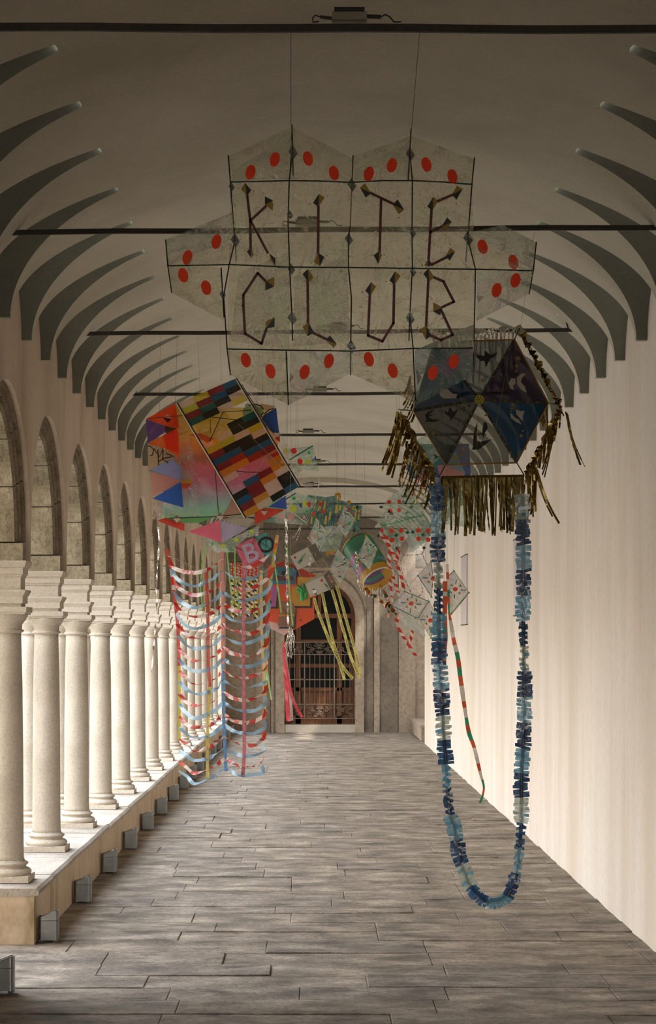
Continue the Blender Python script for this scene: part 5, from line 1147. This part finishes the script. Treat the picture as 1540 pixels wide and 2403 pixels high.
# string of small clear diamond kites with confetti
def confetti(fn, quad, sc=1.0, seed=0, cen=None):
    random.seed(seed); cx_, cy_ = sum(p[0] for p in quad)/4, sum(p[1] for p in quad)/4
    items = [('t', '#e3ddd2', '#1f5c48'), ('t', '#e3ddd2', '#1f5c48'), ('t', '#e3ddd2', '#1f5c48'), ('d', '#3fc76a'), ('b', '#4a241c'), ('q', '#dcae9c'), ('q', '#d8a898'), ('t', '#e3ddd2', '#1f5c48'), ('d', '#e2dccb')]
    for i, it in enumerate(items):
        u, w_ = random.uniform(.16, .84), (i+.5)/len(items); A_, B_, C_, D_ = quad
        x = (A_[0]*(1-u)+B_[0]*u)*(1-w_)+(D_[0]*(1-u)+C_[0]*u)*w_; y = (A_[1]*(1-u)+B_[1]*u)*(1-w_)+(D_[1]*(1-u)+C_[1]*u)*w_; r_ = 24*sc
        if it[0] == 'd': disc('confetti_dot', fn, x, y, r_*.62, r_*.8, Y-.02, paint(it[1], .5), K, n=10)
        elif it[0] == 'b': flat('confetti_bar', fn, [(x-r_*1.4, y+r_*.55, -.02), (x+r_*1.4, y-r_*.6, -.02), (x+r_*1.4, y-r_*.3, -.02), (x-r_*1.4, y+r_*.85, -.02)], Y, paint(it[1], .5), K)
        elif it[0] == 'q': flat('confetti_square', fn, [(x-r_*.6, y-r_*.4, -.02), (x+r_*.5, y-r_*.7, -.02), (x+r_*.7, y+r_*.5, -.02), (x-r_*.5, y+r_*.7, -.02)], Y, paint(it[1], .5), K)
        else:
            a = random.uniform(0, PI); q4 = [(x+r_*1.25*math.cos(a+k*PI/2)*(1 if k % 2 == 0 else .62), y+r_*1.25*math.sin(a+k*PI/2)*(1 if k % 2 == 0 else .62), -.02) for k in range(4)]
            new('confetti_diamond', pts(fn, q4, Y), [(0, 1, 2), (0, 2, 3)], [paint(it[1], .5), paint(it[2], .5)], K, mi=[0, 1])
LBL = ['clear diamond kite with confetti, upper left of the diagonal string', 'clear diamond kite with confetti over the patterned kite', 'clear diamond kite with confetti, lowest on the diagonal string beside the carton', 'clear diamond kite with confetti in front of the green barrel kite']
for i, (qd, Yv) in enumerate((([(715, 990), (830, 1150), (745, 1390), (615, 1210)], 18.6), ([(1045, 845), (1165, 1000), (1060, 1200), (960, 1040)], 18.8), ([(965, 1350), (1105, 1505), (1000, 1752), (870, 1580)], 18.3), ([(1300, 1190), (1420, 1340), (1345, 1590), (1200, 1430)], 18.4))):
    kite('diamond_kite', C4, qd[0], Yv, LBL[i], 4, 'kite', 'clear diamond kites with confetti', dx=.03)
    A_, B_, C_, D_ = pts(C4, qd, Yv); sheet('film_panel', A_, B_, C_, D_, FC, K, 14, 14, .012, 14, seed=i); fq(C4, [(qd[0][0], qd[0][1]), (qd[1][0]+15, qd[1][1]), (qd[2][0], qd[2][1]), (qd[3][0]+30, qd[3][1])], FC, .05, .012)
    ln(C4, [qd[0], qd[1]], .0028, 'cream', -.012); ln(C4, [qd[3], qd[2]], .0028, 'cream', -.012)
    for c_ in qd: flat('corner_patch', C4, [(c_[0]-16, c_[1]+10, -.02), (c_[0], c_[1]-16, -.02), (c_[0]+16, c_[1]+10, -.02)], Y, paint('#cfae3a', .5), K)
    confetti(C4, qd, .95, i+3)
line('string', pts(C4, [(745, 1390), (870, 1580), (1000, 1752)], Y-.05), .0016, M['string_light'], K)
# green and yellow barrel kite
kite('barrel_kite', C6, (960, 830), 19.2, 'open barrel-shaped kite of green, yellow and purple film', 4)
mpp = Y/F/4.8125
c0 = P(*C6(965, 960), Y+.12); c1 = P(*C6(1195, 1345), Y-.14); ax = (c1-c0).normalized(); e1 = ax.cross(Vector((.35, 1, .1))).normalized(); e2 = ax.cross(e1).normalized(); R_ = 185*mpp
e1 = Vector((.93, 0, .36)); e1 = (e1-ax*e1.dot(ax)).normalized(); e2 = ax.cross(e1).normalized()
nA, nL = 36, 12; BC = ['#2f8a68', '#2f8a68', '#3f9a86', '#b0689a', '#7a5a8a', '#4f9ab8', '#d6a51c', '#3f8a5c', '#8a3a22']
bm_ = [tissue(c_, .2, .08) for c_ in BC]
def bp_(i, j, r=R_): 
    a = 2*PI*i/nA; t = j/nL; return c0.lerp(c1, t)+e1*math.cos(a)*r*(1+.0*t)+e2*math.sin(a)*r
v = [bp_(i, j) for j in range(nL+1) for i in range(nA)]; f = []; mi = []
for j in range(nL):
    for i in range(nA):
        f.append((j*nA+i, j*nA+(i+1) % nA, (j+1)*nA+(i+1) % nA, (j+1)*nA+i)); sct = int(i/6)
        mi.append(6 if j >= 10 else (0 if j < 4 else (7, 2, 3, 5, 4, 6)[sct] if (j+sct) % 4 else (5, 6, 0, 4, 2, 3)[sct]))
new('barrel_skin', v, f, bm_, K, mi=mi, smooth=True)
for t, mt in ((0, 'gold'), (1, 'cream')): line('hoop', [c0.lerp(c1, t)+e1*math.cos(2*PI*i/nA)*R_*1.01+e2*math.sin(2*PI*i/nA)*R_*1.01 for i in range(nA+1)], .007, M[mt], K)
random.seed(8)
for i in range(12):
    x = 990+i*34; y = 1400+70*math.sin(PI*i/11); ribbon('tinsel_strip', pts(C6, [(x, y-30, -.15), (x+random.uniform(-12, 12), y+40, -.15), (x+random.uniform(-18, 18), y+90, -.15)], Y), .006, [M['silver']], K, wob=3, seed=i)
for L in ([(940, 1030), (950, 1200), (965, 1390)], [(955, 1060), (975, 1300)]): ribbon('tinsel_strip', pts(C6, [(a, b, -.2) for a, b in L], Y), .02, [M['silver']], K, wob=5, n=12)
for L in ([(190, 1330), (260, 1410), (340, 1450), (440, 1560), (480, 1640), (470, 1690)], [(370, 1290), (430, 1400), (470, 1500), (520, 1600), (610, 1700)], [(440, 1530), (500, 1570), (560, 1640)]): ribbon('copper_ribbon', pts(C5, [(a, b, -.2) for a, b in L], Y), .035, [M['copper'], paint('#3f4a3c', .5), paint('#d9a98a', .5)], K, seg=lambda t: (0, 0, 1, 2)[int(t*8) % 4], wob=3, n=6, seed=L[0][0])
# clear pyramid kite with orange dots and a vine
kite('pyramid_kite', C5, (640, 90), 16.4, 'clear film pyramid kite edged with pink beads and green leaves, right of centre', 3)
fq(C5, [(640, 90), (700, 110), (960, 600), (305, 605)], FG, 0, .012); fq(C5, [(700, 110), (780, 150), (980, 590), (900, 600)], FG, .08, .01); fq(C5, [(385, 350), (540, 180), (640, 200), (470, 450)], FG, .1, .006)
random.seed(12)
for L in ([(600, 80), (305, 600)], [(305, 603), (960, 600)], [(640, 90), (960, 590)]):
    for i in range(15): t = (i+.5)/15; disc('bead', C5, L[0][0]+(L[1][0]-L[0][0])*t, L[0][1]+(L[1][1]-L[0][1])*t, 6, 6, Y-.03, paint('#e0b3a8', .4), K, n=8)
dots(C5, [(480, 298, 26, 25, '#dd3a14'), (600, 292, 24, 25, '#dd4420'), (492, 405, 27, 26, '#dd4a28'), (600, 395, 22, 28, '#d9583a')], -.03)
for i in range(16):
    x = 360+i*35; y = 590-i*9+12*math.sin(i*1.9); disc('leaf', C5, x, y, 13, 8, Y-.035, paint('#4fc878' if i % 2 else '#3aa868', .5), K, ang=(i % 2)*60-30, n=8)
ln(C5, [(320, 600), (620, 530), (900, 450)], .0018, 'spar_green', -.035, 'vine')
for i in range(16):
    x, y = random.uniform(470, 930), random.uniform(170, 560)
    if (x-640)*.9 > (y-90)*1.1 or x < 640-(y-90)*.55: continue
    c_ = random.choice(('#d9d0c2', '#d3a598', '#1f5c4c', '#2f7a68', '#d8d4c8')); r_ = random.uniform(18, 42); flat('confetti_triangle', C5, [(x-r_, y+r_*.5, -.03), (x+r_*.3, y-r_*.8, -.03), (x+r_, y+r_*.4, -.03)], Y, tissue(c_, .15), K)
flat('corner_patch', C5, [(305, 606, -.04), (350, 545, -.04), (390, 600, -.04)], Y, paint('#c9cfc2', .5), K); flat('corner_patch', C5, [(355, 360, .08), (385, 338, .08), (410, 362, .08), (385, 378, .08)], Y, paint('#1f4a3c', .5), K)
# twin clear square kites with orange dots and barber-striped tails
kite('dotted_kite', C5, (710, 640), 16.9, 'pair of clear squares with orange dots and red-and-white striped tails, below the pyramid kite', 3)
fq(C5, [(400, 612), (700, 615), (712, 710), (575, 870)], FG, 0, .008); fq(C5, [(400, 612), (575, 870), (560, 880), (385, 700)], FG, .02, .004); fq(C5, [(725, 700), (770, 610), (1010, 610), (905, 860)], FG, 0, .008)
dots(C5, [(x, y, 28, 28, '#e0350f') for x, y in ((508, 645), (625, 640), (512, 757), (632, 740), (830, 640), (948, 643), (835, 740), (950, 752))], -.03)
for x, y in ((400, 700), (565, 698), (700, 665), (765, 660), (888, 692), (575, 855), (900, 850), (563, 978), (350, 705)): flat('green_patch', C5, [(x, y-24, -.03), (x+25, y, -.03), (x, y+26, -.03), (x-24, y, -.03)], Y, paint('#1f4f38', .5), K)
RWm = [paint('#c9301e', .5), paint('#e2d3c4', .5)]
for L, w_, n_ in (([(400, 615), (385, 690), (440, 770), (490, 860), (480, 1000), (490, 1080)], .036, 10), ([(440, 700), (480, 830), (540, 950), (600, 1120), (640, 1250), (655, 1380)], .038, 14), ([(600, 870), (575, 970), (580, 1060)], .036, 5), ([(525, 1190), (560, 1300), (605, 1440)], .034, 6), ([(490, 1220), (505, 1350), (518, 1510)], .026, 6), ([(560, 1700), (600, 1830), (690, 1980), (800, 2150)], .032, 9), ([(760, 1840), (745, 1930), (700, 2020)], .035, 5), ([(490, 900), (475, 1000), (485, 1100)], .04, 5)):
    ribbon('striped_tail', pts(C5, L, Y-.06), w_*.8, RWm, K, seg=stripe(n_), diag=.8, n=7, wob=.8, seed=w_)
# bright box kite half hidden behind the hexagon
kite('painted_kite', CH, (470, 930), 13.9, 'colourful painted kite in teal, pink and blue partly behind the hexagonal kite', 2)
def ph(L, col, dy=0, tr=.1, nm_='panel', g_=.1): return flat(nm_, CH, [(a, b, dy) for a, b in L], Y, tissue(col, tr, g_), K)
ph([(225, 955), (680, 928), (695, 1168), (250, 1180)], '#2a4a86', .06); ph([(330, 930), (560, 935), (480, 1110), (330, 1090)], '#4f9c98', .03); ph([(250, 955), (330, 940), (330, 1100), (225, 1120)], '#3f6b80', .02); ph([(450, 1085), (620, 1070), (655, 1165), (470, 1172)], '#dc9a92', .01); ph([(580, 980), (660, 1150), (520, 1080)], '#8ab0ba', .0); ph([(400, 1180), (590, 1170), (575, 1330), (420, 1290)], '#24508c', .05)
ph([(225, 1050), (300, 1000), (360, 1010), (330, 1060), (250, 1090)], '#c9cfc0', .0)
dots(CH, [(285, 990, 8, 9, '#d8401c'), (637, 962, 13, 13, '#d8492a'), (487, 1003, 18, 18, '#7fa23c'), (370, 1020, 10, 10, '#c9a83a')], -.02)
for L in ([(455, 905), (485, 915), (460, 935)], [(430, 1005), (460, 1020), (435, 1040)], [(280, 1000), (310, 1015), (290, 1030)]): ph(L, '#1f4a3c', -.02)
fq(CH, [(240, 940), (420, 830), (520, 1000), (270, 1180)], FG, .0, .01); fq(CH, [(400, 1180), (580, 1180), (800, 1550), (410, 1500)], FG, .05, .015)
fq(CH, [(140, 1200), (250, 1180), (400, 1430), (60, 1530)], FC, .1, .012) if False else None
random.seed(9)
for i in range(34):
    x = 350+random.gauss(0, 20); y = 1190+random.gauss(0, 30); ribbon('tuft_strip', pts(CH, [(350, 1150, -.03), (x, y, -.06), (x+random.uniform(-12, 12), y+45, -.05)], Y), .006, [tissue('#e0552c', .1, .3)], K, wob=3, seed=i, n=3)
random.seed(10)
for i in range(12):
    x, y = random.uniform(410, 700), random.uniform(1200, 1480); c_ = random.choice(('#d9b9ac', '#1f5c4c', '#3f9a7a', '#d8d2c4')); r_ = random.uniform(12, 26); flat('confetti_triangle', CH, [(x-r_, y+r_*.5, -.0), (x+r_*.3, y-r_*.8, -.0), (x+r_, y+r_*.4, -.0)], Y, tissue(c_, .15), K)
# silvery kites with an orange sun and black-and-yellow arrows
SUN = [([(665, 1375), (960, 1495), (800, 1690), (520, 1550)], (745, 1520), 'silvery diamond kite with orange sun centre, left of the blue garland', 16.0, 1.0), ([(955, 1500), (1045, 1640), (985, 1935), (830, 1690)], (980, 1725), 'silvery kite with orange sun centre, lowest beside the blue garland', 15.6, 1.0), ([(985, 1010), (1010, 1200), (990, 1440), (825, 1185)], (1010, 1220), 'silvery kite half hidden behind the blue garland', 15.4, .9), ([(1260, 1125), (1440, 1390), (1230, 1640), (1190, 1190)], (1278, 1348), 'silvery kite with orange sun centre in front of the right wall', 14.6, 1.0)]
FS_ = film('silvery_film', ['#d5d2cc', '#cfd8ce', '#e2dcd6', '#cbc6d2', '#dcd6cb'], base=.62, crease=.35, tint=(.9, .92, .9), scale=7)
for i, (qd, c_, lab, Yv, s_) in enumerate(SUN):
    kite('sun_kite', C5, qd[0], Yv, lab, 3 if i < 3 else 2, 'kite', 'silvery sun kites', dx=-.02)
    A_, B_, C_, D_ = pts(C5, qd, Yv); sheet('film_panel', A_, B_, C_, D_, FS_, K, 14, 14, .008, 10, seed=i*2)
    for a_, b_ in ((0, 1), (1, 2), (2, 3), (3, 0)): ln(C5, [qd[a_], qd[b_]], .0028, 'string_light' if (a_+i) % 2 else 'spar_green', -.012)
    disc('sun', C5, *c_, 30, 26, Y-.02, paint('#e2542c', .5), K, n=16)
    for k in range(4):
        a = PI/4+k*PI/2+.1; x, y = c_[0]+62*math.cos(a)*1.2, c_[1]+62*math.sin(a)
        if i == 2 and math.cos(a) > 0: continue
        new('arrow_patch', pts(C5, [(x-24, y+14, -.02), (x+4, y-24, -.02), (x+20, y+20, -.02), (x, y+4, -.02)], Y), [(0, 1, 3), (1, 2, 3)], [paint('#d8bc3a', .5), paint('#1d1c18', .5)], K, mi=[0, 1])
        a = k*PI/2+.1; x0, y0 = c_[0]+48*math.cos(a)*1.3, c_[1]+48*math.sin(a)*1.3; x1, y1 = c_[0]+95*math.cos(a)*1.3, c_[1]+95*math.sin(a)*1.2
        if i == 2 and math.cos(a) > .5: continue
        ux, uy = -math.sin(a)*5, math.cos(a)*5; flat('ray_bar', C5, [(x0+ux, y0+uy, -.02), (x1+ux, y1+uy, -.02), (x1-ux, y1-uy, -.02), (x0-ux, y0-uy, -.02)], Y, paint('#2f5a3c', .5), K)
    for c2 in qd: flat('corner_patch', C5, [(c2[0]-16, c2[1]+12, -.02), (c2[0], c2[1]-16, -.02), (c2[0]+16, c2[1]+10, -.02)], Y, paint('#2f8a5c', .5), K)
    if i == 0:
        fq(C5, [(520, 1555), (800, 1685), (930, 1925), (690, 1810)], FC, .02, .02); fq(C5, [(760, 1385), (945, 1500), (870, 1600), (800, 1540)], FG, .1, .01)
        ln(C5, [(680, 1370), (820, 1185)], .002, 'string_light'); ln(C5, [(800, 1690), (950, 1505)], .0022, 'string_light')
    if i == 3: fq(C5, [(1190, 1400), (1240, 1420), (1230, 1640), (1190, 1650)], FC, .01, .01); ln(C5, [(1440, 1390), (1330, 1540), (1180, 1710)], .002, 'string_light')
# orange, white and green striped streamers in front of the right wall
OW = [paint('#d8582a', .5), paint('#e6e0d4', .5), paint('#2f9a6c', .5)]
strm('striped_streamer', CG, [(362, 1130), (362, 1300), (360, 1500), (366, 1680), (358, 1800), (352, 1945)], 13.0, .030, OW, 'orange and green banded streamer hanging straight beside the blue garland', seg=lambda t: 1 if .14 < t < .17 or .40 < t < .42 else (2 if .58 < t < .61 or .9 < t < .95 else 0), wob=.5, n=9)
s2 = [(385, 960), (392, 1180), (402, 1420), (420, 1540), (450, 1720), (490, 1890), (515, 2080), (545, 2300)]
p2 = pts(CG, s2, 13.4)+pts(CG2, [(560, 260), (600, 500), (650, 640), (690, 800), (720, 930), (752, 1050), (738, 1150), (712, 1215)], 13.4)
t = thing('striped_streamer', p2[0], 'long orange, white and green streamer trailing down before the right wall', 'streamer')
ribbon('strip', p2, .026, OW, t, seg=lambda t: (1, 0, 1, 2, 0, 2, 0, 1)[int(t*30) % 8], wob=1.6, n=7, taper=lambda t: .7+.5*math.sin(PI*t))
line('hanging_line', [p2[0], Vector((p2[0].x+.01, rodY(2), ZR-.013))], .0006, M['string'], t, 4)
t = thing('lamp_head', Vector((1.70, 13.64, 4.02)), 'small pale spotlight on the vault beside the right end of the third tie rod', 'light fixture')
MB().box(1.655, 1.685, 13.55, 13.6, 4.02, 4.075).build('housing', M['cream'], t); MB().tube([(1.68, 13.58, 4.03), (1.72, 13.6, 3.98), (1.735, 13.63, 3.94)], .005).build('arm', M['black'], t)
# strands of tiny beads between the kites
bs = thing('bead_strand', P(*C5(620, 930), 16.5), 'thin strand of red and blue beads hanging between the kites at right', 'bead strand')
for L in ([(605, 930), (700, 940), (870, 925), (900, 870)], [(620, 1000), (640, 1150), (700, 1300), (740, 1380)], [(880, 900), (900, 980), (940, 1050)], [(860, 1240), (880, 1380), (840, 1430)]):
    sp = smooth_path(pts(C5, L, 16.5), 6)
    line('bead_string', sp, .0012, paint('#5a4a3a', .5), bs, 4)
    for i, p in enumerate(sp[::2]): MB().lathe([(.001, -.006), (.006, 0), (.001, .006)], p, 6).build('bead', paint(('#c9301e', '#d9cdb8', '#2a4a9a')[i % 3], .4), bs)
